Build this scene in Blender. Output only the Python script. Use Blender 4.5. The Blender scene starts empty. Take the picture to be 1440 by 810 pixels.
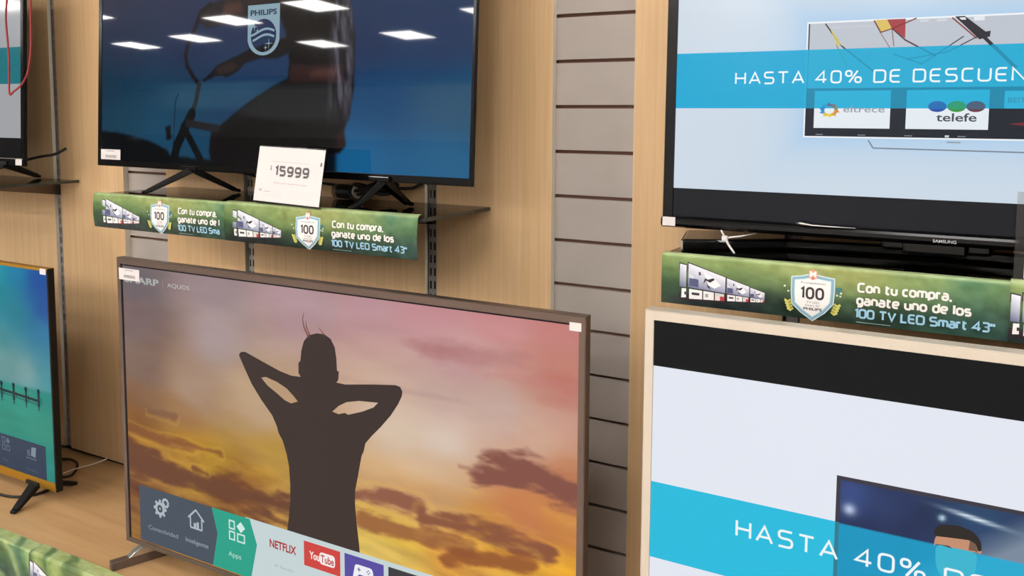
import bpy, bmesh, math, random
import numpy as np
from mathutils import Matrix, Vector
from mathutils.geometry import tessellate_polygon

random.seed(4)
S = bpy.context.scene
COL = S.collection

# ------------------------------------------------------------------ camera, light, exposure
Z0 = 1.792                      # everything is laid out from a zero level 1.792 m above the floor
FPX, YAW, PITCH, ROLL = 1252.39, 0.521356, 0.0905561, 0.00471474
cy, sy = math.cos(YAW), math.sin(YAW)
fwd = Vector((-sy * math.cos(PITCH), cy * math.cos(PITCH), -math.sin(PITCH)))
rgt = Vector((cy, sy, 0.0))
upv = rgt.cross(fwd)
r2 = math.cos(ROLL) * rgt + math.sin(ROLL) * upv
u2 = -math.sin(ROLL) * rgt + math.cos(ROLL) * upv
cam_d = bpy.data.cameras.new('camera')
cam = bpy.data.objects.new('camera', cam_d)
COL.objects.link(cam)
m = Matrix.Identity(4)
for i in range(3):
    m[i][0], m[i][1], m[i][2] = r2[i], u2[i], -fwd[i]
m[0][3], m[1][3], m[2][3] = 0.0, -1.79146, -0.216592 + Z0
cam.matrix_world = m
cam_d.sensor_width = 36.0
cam_d.sensor_fit = 'HORIZONTAL'
cam_d.lens = FPX / 1440 * 36.0
cam_d.shift_x = (720 - 712.869) / 1440
cam_d.shift_y = -(405 - 273.922) / 1440
cam_d.clip_start = 0.02
S.camera = cam

S.view_settings.view_transform = 'Standard'
S.view_settings.look = 'None'
S.view_settings.gamma = 1.0
S.view_settings.use_curve_mapping = False
S.view_settings.exposure = 0.0
LIGHT_POWER = 35.0              # radiance of the ceiling light panels
LIGHT_TINT = (1.0, 0.97, 0.94)

w = bpy.data.worlds.new('world')
S.world = w
w.use_nodes = True
w.node_tree.nodes['Background'].inputs[0].default_value = (0.05, 0.05, 0.05, 1)

# ------------------------------------------------------------------ helpers
def lin(c):
    return tuple((v / 255 / 12.92) if v / 255 <= 0.04045 else ((v / 255 + 0.055) / 1.055) ** 2.4 for v in c[:3])

def lin_np(a):
    a = np.clip(a, 0, 255) / 255
    return np.where(a <= 0.04045, a / 12.92, ((a + 0.055) / 1.055) ** 2.4)

def hash2(ix, iy, seed):
    n = (ix.astype(np.int64) * 374761393 + iy.astype(np.int64) * 668265263 + seed * 974711) & 0x7fffffff
    n = ((n ^ (n >> 13)) * 1274126177) & 0x7fffffff
    return ((n ^ (n >> 16)) & 0xffff) / 65535.0

def vnoise(x, y, seed):
    ix, iy = np.floor(x), np.floor(y)
    fx, fy = x - ix, y - iy
    fx, fy = fx * fx * (3 - 2 * fx), fy * fy * (3 - 2 * fy)
    a, b = hash2(ix, iy, seed), hash2(ix + 1, iy, seed)
    c, d = hash2(ix, iy + 1, seed), hash2(ix + 1, iy + 1, seed)
    return (a * (1 - fx) + b * fx) * (1 - fy) + (c * (1 - fx) + d * fx) * fy

def fbm(x, y, seed=1, octv=4):
    r, a, t = 0, 1.0, 0
    for o in range(octv):
        r = r + a * vnoise(x * 2 ** o, y * 2 ** o, seed + o * 17)
        t += a
        a *= 0.5
    return r / t

def mat(name, color, rough=0.5, metal=0.0, spec=0.5, **kw):
    mt = bpy.data.materials.new(name)
    mt.use_nodes = True
    b = mt.node_tree.nodes['Principled BSDF']
    b.inputs['Base Color'].default_value = (*lin(color), 1)
    b.inputs['Roughness'].default_value = rough
    b.inputs['Metallic'].default_value = metal
    b.inputs['Specular IOR Level'].default_value = spec
    for k, v in kw.items():
        b.inputs[k.replace('_', ' ')].default_value = v
    return mt

def noise_mat(name, c1, c2, scale, stretch, rough=0.5, detail=6, bump=0.0, spec=0.4):
    mt = mat(name, c1, rough, 0, spec)
    nt = mt.node_tree
    b = nt.nodes['Principled BSDF']
    tc = nt.nodes.new('ShaderNodeTexCoord')
    mp = nt.nodes.new('ShaderNodeMapping')
    mp.inputs['Scale'].default_value = stretch
    nz = nt.nodes.new('ShaderNodeTexNoise')
    nz.inputs['Scale'].default_value = scale
    nz.inputs['Detail'].default_value = detail
    nz.inputs['Roughness'].default_value = 0.62
    rp = nt.nodes.new('ShaderNodeValToRGB')
    rp.color_ramp.elements[0].position = 0.3
    rp.color_ramp.elements[1].position = 0.7
    rp.color_ramp.elements[0].color = (*lin(c1), 1)
    rp.color_ramp.elements[1].color = (*lin(c2), 1)
    nt.links.new(tc.outputs['Object'], mp.inputs['Vector'])
    nt.links.new(mp.outputs['Vector'], nz.inputs['Vector'])
    nt.links.new(nz.outputs['Fac'], rp.inputs['Fac'])
    nt.links.new(rp.outputs['Color'], b.inputs['Base Color'])
    if bump:
        bp = nt.nodes.new('ShaderNodeBump')
        bp.inputs['Strength'].default_value = bump
        bp.inputs['Distance'].default_value = 0.002
        nt.links.new(nz.outputs['Fac'], bp.inputs['Height'])
        nt.links.new(bp.outputs['Normal'], b.inputs['Normal'])
    return mt

def screen_mat(name, rough, spec=0.5, strength=1.0):
    mt = mat(name, (3, 3, 3), rough, 0, spec)
    nt = mt.node_tree
    b = nt.nodes['Principled BSDF']
    at = nt.nodes.new('ShaderNodeAttribute')
    at.attribute_name = 'picture'
    nt.links.new(at.outputs['Color'], b.inputs['Emission Color'])
    b.inputs['Emission Strength'].default_value = strength
    mt.cycles.emission_sampling = 'NONE'
    return mt

def print_mat(name, rough=0.45):
    mt = mat(name, (200, 200, 200), rough, 0, 0.4)
    nt = mt.node_tree
    at = nt.nodes.new('ShaderNodeAttribute')
    at.attribute_name = 'picture'
    nt.links.new(at.outputs['Color'], nt.nodes['Principled BSDF'].inputs['Base Color'])
    return mt

class MB:
    """Collects geometry for ONE mesh object; every vertex may carry a printed / displayed colour."""
    def __init__(s):
        s.v, s.f, s.mi, s.c = [], [], [], []

    def add(s, verts, faces, mi=0, col=None):
        o = len(s.v)
        s.v += [tuple(p) for p in verts]
        s.f += [tuple(i + o for i in f) for f in faces]
        s.mi += [mi] * len(faces)
        if col is None:
            col = (0, 0, 0)
        if isinstance(col, list):
            s.c += col
        else:
            s.c += [lin(col)] * len(verts)

    def box(s, x0, x1, y0, y1, z0, z1, mi=0, col=None):
        v = [(x, y, z) for z in (z0, z1) for y in (y0, y1) for x in (x0, x1)]
        s.add(v, [(0, 2, 3, 1), (4, 5, 7, 6), (0, 1, 5, 4), (2, 6, 7, 3), (0, 4, 6, 2), (1, 3, 7, 5)], mi, col)

    def prism(s, pts, y0, y1, mi=0):
        """closed outline of (x, z) points extruded along y"""
        n = len(pts)
        v = [(x, y0, z) for x, z in pts] + [(x, y1, z) for x, z in pts]
        s.add(v, [tuple(range(n)), tuple(range(2 * n - 1, n - 1, -1))] +
              [(i, i + n, (i + 1) % n + n, (i + 1) % n) for i in range(n)], mi)

    def prism_z(s, pts, z0, z1, mi=0):
        n = len(pts)
        v = [(x, y, z0) for x, y in pts] + [(x, y, z1) for x, y in pts]
        s.add(v, [tuple(range(n - 1, -1, -1)), tuple(range(n, 2 * n))] +
              [(i, (i + 1) % n, (i + 1) % n + n, i + n) for i in range(n)], mi)

    def tube(s, pts, r, n=8, mi=0, caps=True):
        P = [Vector(p) for p in pts]
        R = r if isinstance(r, (list, tuple)) else [r] * len(P)
        ref = Vector((0.3, 0.2, 1)).normalized()
        v, f = [], []
        for i, p in enumerate(P):
            t = (P[min(i + 1, len(P) - 1)] - P[max(i - 1, 0)]).normalized()
            a = t.cross(ref)
            if a.length < 1e-3:
                a = t.cross(Vector((1, 0, 0)))
            a.normalize()
            b = t.cross(a)
            for k in range(n):
                q = p + R[i] * (math.cos(2 * math.pi * k / n) * a + math.sin(2 * math.pi * k / n) * b)
                v.append(tuple(q))
        for i in range(len(P) - 1):
            for k in range(n):
                f.append((i * n + k, i * n + (k + 1) % n, (i + 1) * n + (k + 1) % n, (i + 1) * n + k))
        if caps:
            f.append(tuple(range(n - 1, -1, -1)))
            f.append(tuple(range((len(P) - 1) * n, len(P) * n)))
        s.add(v, f, mi)

    def bar(s, a, b, w0, h0, w1, h1, mi=0):
        """rectangular tapered bar from a to b, w across (horizontal), h in the remaining direction"""
        a, b = Vector(a), Vector(b)
        t = (b - a).normalized()
        side = t.cross(Vector((0, 0, 1))).normalized()
        up = side.cross(t).normalized()
        v = []
        for p, ww, hh in ((a, w0, h0), (b, w1, h1)):
            for sx, sz in ((-1, -1), (1, -1), (1, 1), (-1, 1)):
                v.append(tuple(p + side * sx * ww / 2 + up * sz * hh / 2))
        s.add(v, [(3, 2, 1, 0), (4, 5, 6, 7), (0, 1, 5, 4), (1, 2, 6, 5), (2, 3, 7, 6), (3, 0, 4, 7)], mi)

    def build(s, name, mats, parent=None, xf=None, bevel=0.0, smooth=False):
        me = bpy.data.meshes.new(name)
        vs = s.v if xf is None else [tuple(xf @ Vector(p)) for p in s.v]
        me.from_pydata(vs, [], s.f)
        for mm in (mats if isinstance(mats, (list, tuple)) else [mats]):
            me.materials.append(mm)
        me.polygons.foreach_set('material_index', s.mi)
        if smooth:
            me.polygons.foreach_set('use_smooth', [True] * len(s.f))
        if any(c != (0, 0, 0) for c in s.c):
            ca = me.color_attributes.new('picture', 'FLOAT_COLOR', 'POINT')
            arr = np.ones((len(s.v), 4), np.float32)
            arr[:, :3] = np.array(s.c, np.float32)
            ca.data.foreach_set('color', arr.ravel())
        me.update()
        o = bpy.data.objects.new(name, me)
        COL.objects.link(o)
        if parent:
            o.parent = parent
        if bevel:
            bv = o.modifiers.new('bevel', 'BEVEL')
            bv.width = bevel
            bv.segments = 2
            bv.limit_method = 'ANGLE'
            bv.angle_limit = math.radians(40)
        return o

def tag(o, label=None, cat=None, group=None, kind=None):
    if label: o['label'] = label
    if cat: o['category'] = cat
    if group: o['group'] = group
    if kind: o['kind'] = kind
    return o

def empty(name, loc, rz=0.0):
    o = bpy.data.objects.new(name, None)
    o.empty_display_size = 0.1
    o.location = loc
    o.rotation_euler = (0, 0, rz)
    COL.objects.link(o)
    return o

# ---- flat artwork: 'put' maps (across, up, layer) to a point of the surface it is printed / shown on
def poly(mb, put, pts, col, layer, holes=()):
    loops = [[Vector((x, z, 0)) for x, z in pts]] + [[Vector((x, z, 0)) for x, z in h] for h in holes]
    flat = [p for l in loops for p in l]
    mb.add([put(p.x, p.y, layer) for p in flat], [tuple(t) for t in tessellate_polygon(loops)], 0, col)

def rect(mb, put, x0, x1, z0, z1, col, layer):
    mb.add([put(x0, z0, layer), put(x1, z0, layer), put(x1, z1, layer), put(x0, z1, layer)], [(0, 1, 2, 3)], 0, col)

def disc(mb, put, x, z, r, col, layer, n=20, rz=None, a0=0, a1=2 * math.pi):
    poly(mb, put, [(x + r * math.cos(a0 + (a1 - a0) * k / n), z + (rz or r) * math.sin(a0 + (a1 - a0) * k / n)) for k in range(n)], col, layer)

def stroke(mb, put, pts, wd, col, layer):
    for i in range(len(pts) - 1):
        (x0, z0), (x1, z1) = pts[i], pts[i + 1]
        w0, w1 = (wd, wd) if not isinstance(wd, (list, tuple)) else (wd[i], wd[i + 1])
        L = math.hypot(x1 - x0, z1 - z0) or 1e-9
        nx, nz = -(z1 - z0) / L, (x1 - x0) / L
        e = 0.15
        ex, ez = (x1 - x0) / L * w1 * e, (z1 - z0) / L * w1 * e
        mb.add([put(x0 - nx * w0 / 2, z0 - nz * w0 / 2, layer), put(x1 + ex - nx * w1 / 2, z1 + ez - nz * w1 / 2, layer),
                put(x1 + ex + nx * w1 / 2, z1 + ez + nz * w1 / 2, layer), put(x0 + nx * w0 / 2, z0 + nz * w0 / 2, layer)],
               [(0, 1, 2, 3)], 0, col)

def rrect(x0, x1, z0, z1, r, n=5):
    p = []
    for cx, cz, a in ((x1 - r, z1 - r, 0), (x0 + r, z1 - r, 90), (x0 + r, z0 + r, 180), (x1 - r, z0 + r, 270)):
        for k in range(n + 1):
            t = math.radians(a + 90 * k / n)
            p.append((cx + r * math.cos(t), cz + r * math.sin(t)))
    return p

# squared, round-cornered lettering drawn with strokes (capital height 1, lower case 0.72)
def _box(x0, x1, y0, y1): return ('c', [(x0, y0), (x0, y1), (x1, y1), (x1, y0)])
def _r(*p): return ('r', list(p))
def _s(*p): return ('s', list(p))
LET = {
 'H': (.72, [_s((0, 0), (0, 1)), _s((.72, 0), (.72, 1)), _s((0, .5), (.72, .5))]),
 'A': (.80, [_s((0, 0), (.40, 1), (.80, 0)), _s((.13, .30), (.67, .30))]),
 'S': (.68, [_r((.66, 1), (0, 1), (0, .52), (.68, .52), (.68, 0), (0, 0))]),
 'T': (.72, [_s((0, 1), (.72, 1)), _s((.36, 1), (.36, 0))]),
 'D': (.74, [_s((0, 0), (0, 1)), _r((0, 1), (.74, 1), (.74, 0), (0, 0))]),
 'E': (.62, [_r((.62, 1), (0, 1), (0, 0), (.62, 0)), _s((0, .5), (.57, .5))]),
 'C': (.64, [_r((.64, 1), (0, 1), (0, 0), (.64, 0))]),
 'U': (.72, [_r((0, 1), (0, 0), (.72, 0), (.72, 1))]),
 'N': (.74, [_s((0, 0), (0, 1), (.74, 0), (.74, 1))]),
 'O': (.80, [_box(0, .80, 0, 1)]), '0': (.66, [_box(0, .66, 0, 1)]),
 'L': (.56, [_s((0, 1), (0, 0), (.56, 0))]), 'V': (.74, [_s((0, 1), (.37, 0), (.74, 1))]),
 'P': (.64, [_s((0, 0), (0, 1)), _r((0, 1), (.64, 1), (.64, .45), (0, .45))]),
 '1': (.24, [_s((0, .84), (.22, 1), (.22, 0))]),
 '3': (.60, [_r((0, 1), (.60, 1), (.60, .52), (.18, .52)), _r((.18, .52), (.60, .52), (.60, 0), (0, 0))]),
 '4': (.74, [_s((.54, 0), (.54, 1), (0, .27), (.74, .27))]),
 '5': (.62, [_s((.60, 1), (.03, 1), (0, .56)), _r((0, .56), (.62, .56), (.62, 0), (0, 0))]),
 '9': (.62, [_box(0, .62, .42, 1), _r((.62, .72), (.62, 0), (.06, 0))]),
 '%': (1.05, [_box(0, .40, .55, 1), _box(.65, 1.05, 0, .45), _s((.24, 0), (.81, 1))]),
 'a': (.50, [_r((.04, .72), (.50, .72), (.50, 0)), _r((.50, .40), (0, .40), (0, 0), (.50, 0))]),
 'c': (.46, [_r((.46, .72), (0, .72), (0, 0), (.46, 0))]), 'd': (.52, [_box(0, .52, 0, .72), _s((.52, 0), (.52, 1.04))]),
 'e': (.52, [_r((.48, 0), (0, 0), (0, .72), (.52, .72), (.52, .36), (0, .36))]),
 'g': (.52, [_box(0, .52, 0, .72), _r((.52, .72), (.52, -.27), (.04, -.27))]),
 'l': (.02, [_s((0, 1.04), (0, 0))]), 'm': (.86, [_s((0, 0), (0, .72)), _r((0, .72), (.43, .72), (.43, 0)), _r((.3, .72), (.86, .72), (.86, 0))]),
 'n': (.50, [_s((0, 0), (0, .72)), _r((0, .72), (.50, .72), (.50, 0))]), 'o': (.54, [_box(0, .54, 0, .72)]),
 'p': (.52, [_s((0, .72), (0, -.27)), _box(0, .52, 0, .72)]), 'r': (.34, [_s((0, 0), (0, .72)), _r((0, .60), (.02, .72), (.34, .72))]),
 's': (.46, [_r((.45, .72), (0, .72), (0, .38), (.46, .38), (.46, 0), (0, 0))]), 't': (.38, [_r((.10, .95), (.10, 0), (.38, 0)), _s((0, .72), (.38, .72))]),
 'u': (.50, [_r((0, .72), (0, 0), (.50, 0)), _s((.50, .72), (.50, 0))]), ',': (.08, [_s((.09, .08), (0, -.17))]),
 '"': (.26, [_s((0, 1), (0, .66)), _s((.26, 1), (.26, .66))]), ' ': (.20, []),
}
def fillet(p, r, closed):
    n = len(p)
    out = []
    for i in range(n):
        if not closed and i in (0, n - 1):
            out.append(p[i]); continue
        a, b_, c = Vector(p[i - 1]), Vector(p[i]), Vector(p[(i + 1) % n])
        ra = min(r, (a - b_).length * .49, (c - b_).length * .49)
        s0, s1 = b_ + (a - b_).normalized() * ra, b_ + (c - b_).normalized() * ra
        for k in range(5):
            t = k / 4
            out.append(tuple((1 - t) ** 2 * s0 + 2 * t * (1 - t) * b_ + t * t * s1))
    return out

def ribbon(mb, put, pts, wd, col, layer, closed=False):
    P = [Vector(p) for p in pts]
    n = len(P)
    L, R_ = [], []
    for i in range(n):
        a = P[i - 1] if (i > 0 or closed) else None
        c = P[(i + 1) % n] if (i < n - 1 or closed) else None
        d0 = (P[i] - a).normalized() if a is not None else None
        d1 = (c - P[i]).normalized() if c is not None else None
        d = (d0 + d1).normalized() if d0 is not None and d1 is not None and (d0 + d1).length > 1e-4 else (d0 if d0 is not None else d1)
        nn = Vector((-d.y, d.x))
        k = 1.0
        if d0 is not None and d1 is not None:
            k = min(1.9, 1 / max(.3, nn.dot(Vector((-d1.y, d1.x)))))
        L.append(P[i] + nn * wd / 2 * k); R_.append(P[i] - nn * wd / 2 * k)
    v = [put(p.x, p.y, layer) for p in L + R_]
    m_ = n if closed else n - 1
    mb.add(v, [(i, n + i, n + (i + 1) % n, (i + 1) % n) for i in range(m_)], 0, col)

def letters(mb, put, s, x, z, cap, col, layer, width, weight, gap=.30, align='L', rad=.24):
    """stroke lettering; weight = stroke width relative to the capital height"""
    nat = sum(LET[c][0] + weight + gap for c in s) - gap
    k = width / nat
    ox = x - (0 if align == 'L' else width / 2)
    cur = weight / 2
    for c in s:
        wd, strokes = LET[c]
        for kind, p in strokes:
            q_ = [(px * (1 - 0) + cur, weight / 2 + py * (1 - weight)) for px, py in p]
            if kind != 's':
                q_ = fillet(q_, rad, kind == 'c')
            q_ = [(ox + px * k, z + py * cap) for px, py in q_]
            ribbon(mb, put, q_, weight * (k + cap) / 2, col, layer, kind == 'c')
        cur += wd + weight + gap

_tc = {}
def glyphs(s, bold):
    if (s, bold) not in _tc:
        cu = bpy.data.curves.new('lettering', 'FONT')
        cu.body = s
        cu.offset = bold
        cu.resolution_u = 3
        o = bpy.data.objects.new('lettering', cu)
        me = o.to_mesh()
        _tc[(s, bold)] = ([tuple(v.co) for v in me.vertices], [tuple(p.vertices) for p in me.polygons])
        o.to_mesh_clear()
        bpy.data.objects.remove(o)
        bpy.data.curves.remove(cu)
    return _tc[(s, bold)]

def text(mb, put, s, x, z, cap, col, layer, width=None, bold=0.0, align='L', slant=0.0):
    v, f = glyphs(s, bold)
    hv = [p[1] for p in glyphs('H', 0.0)[0]]
    k = cap / (max(hv) - min(hv))
    xs = [p[0] for p in v]
    x0, x1 = min(xs), max(xs)
    kx = (width / (x1 - x0)) if width else k
    wd = kx * (x1 - x0)
    ox = x - (0 if align == 'L' else wd / 2 if align == 'C' else wd)
    mb.add([put(ox + (p[0] - x0) * kx + slant * p[1] * k, z + p[1] * k, layer) for p in v], f, 0, col)

def canvas(mb, put, x0, x1, z0, z1, rgb, layer=0):
    """a displayed picture: rgb[rows from the bottom, columns] in 0..255"""
    H, W = rgb.shape[:2]
    L = lin_np(rgb).reshape(-1, 3)
    v = [put(x0 + (x1 - x0) * i / (W - 1), z0 + (z1 - z0) * j / (H - 1), layer) for j in range(H) for i in range(W)]
    f = [(j * W + i, j * W + i + 1, (j + 1) * W + i + 1, (j + 1) * W + i) for j in range(H - 1) for i in range(W - 1)]
    mb.add(v, f, 0, [tuple(c) for c in L.tolist()])

def grid(W, H, w, h):
    X, Z = np.meshgrid(np.linspace(0, w, W), np.linspace(0, h, H))
    return X, Z

def inpoly(X, Z, pts):
    r = np.zeros(X.shape, bool)
    n = len(pts)
    for i in range(n):
        (xa, za), (xb, zb) = pts[i], pts[(i + 1) % n]
        if za == zb:
            continue
        cond = ((Z >= min(za, zb)) & (Z < max(za, zb))) & (X < xa + (Z - za) * (xb - xa) / (zb - za))
        r ^= cond
    return r

def soften(a, n=1):
    for _ in range(n):
        p = np.pad(a, 1, mode='edge')
        a = (p[1:-1, 1:-1] * 2 + p[:-2, 1:-1] + p[2:, 1:-1] + p[1:-1, :-2] + p[1:-1, 2:]) / 6
    return a

def dist_seg(X, Z, pts):
    d = np.full(X.shape, 9.0)
    for (xa, za), (xb, zb) in zip(pts[:-1], pts[1:]):
        L2 = (xb - xa) ** 2 + (zb - za) ** 2
        t = np.clip(((X - xa) * (xb - xa) + (Z - za) * (zb - za)) / L2, 0, 1)
        d = np.minimum(d, np.hypot(X - xa - t * (xb - xa), Z - za - t * (zb - za)))
    return d

def over(img, mask, col):
    return img * (1 - mask[..., None]) + np.array(col, float) * mask[..., None]

def field(X, Z, pts, sig):
    num = np.zeros(X.shape + (3,))
    den = np.zeros(X.shape)
    for x, z, r, g, b in pts:
        d2 = (X - x) ** 2 + ((Z - z) * 1.35) ** 2
        wgt = 1.0 / (d2 + sig ** 2) ** 1.7
        num += wgt[..., None] * np.array((r, g, b), float)
        den += wgt
    return num / den[..., None]

# ------------------------------------------------------------------ materials
M = {}
M['wood'] = noise_mat('oak_laminate', (206, 168, 122), (220, 184, 140), 9.0, (11, 11, 0.25), 0.48, 8)
M['wood_edge'] = mat('oak_edge_band', (226, 216, 198), 0.5)
M['slat'] = noise_mat('taupe_slatwall', (168, 158, 150), (176, 166, 158), 5.0, (1, 1, 1), 0.6, 3)
M['slot'] = mat('slat_groove', (110, 74, 60), 0.7)
M['deck'] = noise_mat('platform_oak', (178, 141, 96), (196, 160, 116), 5.0, (0.5, 6, 6), 0.42, 7)
M['steel'] = mat('grey_steel', (150, 144, 138), 0.45, 0.4)
M['dark'] = mat('dark_recess', (28, 25, 23), 0.8)
M['black_gloss'] = mat('black_gloss_plastic', (6, 6, 7), 0.16, 0, 0.35)
M['black'] = mat('black_plastic', (13, 12, 12), 0.42, 0, 0.3)
M['rubber'] = mat('black_rubber', (18, 17, 17), 0.6)
M['bronze'] = mat('bronze_metal', (112, 95, 86), 0.34, 0.75)
M['champagne'] = mat('champagne_metal', (206, 194, 178), 0.42, 0.35)
M['gold'] = mat('gold_metal', (196, 146, 44), 0.3, 0.8)
M['silver'] = mat('silver_metal', (190, 186, 180), 0.28, 0.9)
M['greymetal'] = mat('grey_metal', (110, 96, 88), 0.35, 0.6)
M['paper'] = mat('white_paper', (244, 238, 236), 0.6)
M['white'] = mat('white_plastic', (228, 224, 218), 0.4)
M['red'] = mat('red_cord', (150, 34, 40), 0.5)
M['ceiling'] = mat('ceiling_white', (205, 203, 200), 0.9)
M['floor'] = noise_mat('floor_tile', (176, 170, 162), (190, 184, 178), 2.0, (1, 1, 1), 0.35, 4)
M['paint'] = mat('wall_paint', (180, 178, 176), 0.8)
M['header'] = mat('header_paint', (225, 224, 222), 0.7)
M['print'] = print_mat('printed_card', 0.38)
M['printed_paper'] = print_mat('printed_paper', 0.6)

def glass_mat(name, tint, rough=0.0):
    """thin clear sheet: lets light straight through, mirrors more at grazing angles"""
    mt = bpy.data.materials.new(name)
    mt.use_nodes = True
    nt = mt.node_tree
    nt.nodes.remove(nt.nodes['Principled BSDF'])
    tr = nt.nodes.new('ShaderNodeBsdfTransparent'); tr.inputs['Color'].default_value = (*lin(tint), 1)
    gl = nt.nodes.new('ShaderNodeBsdfGlossy'); gl.inputs['Roughness'].default_value = rough
    fr = nt.nodes.new('ShaderNodeFresnel'); fr.inputs['IOR'].default_value = 1.5
    mx = nt.nodes.new('ShaderNodeMixShader')
    nt.links.new(fr.outputs[0], mx.inputs[0]); nt.links.new(tr.outputs[0], mx.inputs[1]); nt.links.new(gl.outputs[0], mx.inputs[2])
    nt.links.new(mx.outputs[0], nt.nodes['Material Output'].inputs['Surface'])
    return mt
M['glass'] = glass_mat('shelf_glass', (247, 249, 246), .01)
M['glass_edge'] = mat('glass_edge_dark', (46, 52, 46), 0.2)
M['acrylic'] = glass_mat('clear_acrylic', (238, 236, 234), 0.08)

lm = bpy.data.materials.new('light_diffuser')
lm.use_nodes = True
b = lm.node_tree.nodes['Principled BSDF']
b.inputs['Base Color'].default_value = (0.8, 0.8, 0.8, 1)
b.inputs['Emission Color'].default_value = (*LIGHT_TINT, 1)
b.inputs['Emission Strength'].default_value = LIGHT_POWER
M['lamp'] = lm

# ------------------------------------------------------------------ the room
RX0, RX1, RY0, RY1, CEIL = -20.0, 7.0, -11.2, 0.0, 3.44
def struct(name, mb, mats, **k):
    return tag(mb.build(name, mats, **k), kind='structure')

q = MB(); q.box(RX0 - .1, RX1 + .1, RY0 - .1, 0.12, -0.1, 0.0); struct('floor', q, M['floor'])
q = MB(); q.box(RX0 - .1, RX1 + .1, RY0 - .1, 0.12, CEIL, CEIL + .1); struct('ceiling', q, M['ceiling'])
q = MB(); q.box(RX0 - .1, RX0, RY0, 0.1, 0, CEIL); struct('wall_left', q, M['paint'])
q = MB(); q.box(RX1, RX1 + .1, RY0, 0.1, 0, CEIL); struct('wall_right', q, M['paint'])
q = MB(); q.box(RX0, RX1, RY0 - .1, RY0, 0, CEIL); q.box(RX0, RX1, RY0, RY0 + .04, 2.15, 3.15, 1)
struct('wall_front', q, [M['paint'], M['header']])

# slatted wall behind everything: boards 93.5 mm high with a real groove between them
q = MB()
WX0, WX1 = -6.2, 2.4
gz = [Z0 - 0.1 * i for i in range(-14, 18)]
for a, c in zip(gz[:-1], gz[1:]):
    q.box(WX0, WX1, 0.0, 0.02, c + 0.0040, a - 0.0040, 0)
q.box(WX0, WX1, 0.0, 0.02, gz[0] + .0040, CEIL, 0)
q.box(WX0, WX1, 0.011, 0.1, 0, CEIL, 1)
q.box(RX0, WX0, 0.0, 0.1, 0, CEIL, 2)
q.box(WX1, RX1, 0.0, 0.1, 0, CEIL, 2)
struct('wall_back', q, [M['slat'], M['slot'], M['paint']])

# oak boards screwed over the slats, with open gaps for the shelf uprights
DECK = 0.45
PAN = [(-3.31 + .0175, -2.7205), (-2.6855, -2.374), (-2.180, -1.8625), (-1.8275, -1.2495), (-1.2145, -0.904),
       (-0.7095, -0.3905), (-0.3555, 0.2195), (0.2545, 0.565), (-3.65, -3.31 - .0175)]
for i, (a, c) in enumerate(PAN):
    q = MB()
    q.box(a, c, -0.018, 0.0, DECK + 0.012, 2.75, 0)
    # edge banding on both upright edges
    q.box(c, c + .0004, -0.0178, 0.0, DECK + 0.012, 2.75, 1)
    q.box(a - .0004, a, -0.0178, 0.0, DECK + 0.012, 2.75, 1)
    struct('trim_%d' % (i + 1), q, [M['wood'], M['wood_edge']])
q = MB(); q.box(-4.2, 1.2, -0.006, -0.0005, DECK, DECK + 0.012); struct('dark_strip_back', q, M['dark'])  # thin dark strip across the gap below the oak boards

# ceiling lights: reflected panels, their continued grid, then extra ones added for fill
LAMPS = [(-13.6, -7.42), (-11.75, -7.23), (-9.76, -6.37), (-7.83, -6.05), (-10.02, -8.24), (-8.11, -8.02), (-5.98, -7.07),
         (-11.64, -5.37), (-13.55, -5.5), (-3.0, -10.3),
         (-5.98, -5.17), (-5.98, -3.27), (-4.05, -2.4), (-2.1, -3.3), (-0.2, -2.4), (2.0, -1.9), (3.4, -2.2), (4.8, -2.2), (3.4, -3.6), (5.2, -3.6)]  # right-hand ones at the end: unseen, added to brighten the oak boards
LAMPS += [(x, y) for x in (-4.9, -3.0, -1.1, 0.8) for y in (-5.0, -6.5, -8.0, -9.5)]  # unseen extra panels, added as frontal fill for the wall
for i, (x, y) in enumerate(LAMPS):
    e = empty('ceiling_light', (x, y, CEIL))
    tag(e, 'white square recessed ceiling light panel above the shop aisle, from a set partly added for fill light', 'ceiling light', 'ceiling light panels')
    q = MB(); q.box(-.285, .285, -.285, .285, -.014, -.006); q.build('diffuser', M['lamp'], e)
    q = MB()
    for a in ((-.3, .3, -.3, -.285), (-.3, .3, .285, .3), (-.3, -.285, -.285, .285), (.285, .3, -.285, .285)):
        q.box(a[0], a[1], a[2], a[3], -.018, -.001)
    q.build('light_frame', M['white'], e)

# ------------------------------------------------------------------ display platform
e = empty('display_platform', (0, 0, 0))
tag(e, 'long low oak platform along the wall under the televisions', 'platform')
q = MB(); q.box(-4.2, 1.2, -0.49, -0.002, DECK - 0.025, DECK); q.build('top_board', M['deck'], e)
q = MB(); q.box(-4.2, 1.2, -0.47, -0.002, 0.0, DECK - 0.0252); q.build('plinth', M['wood'], e)

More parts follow.
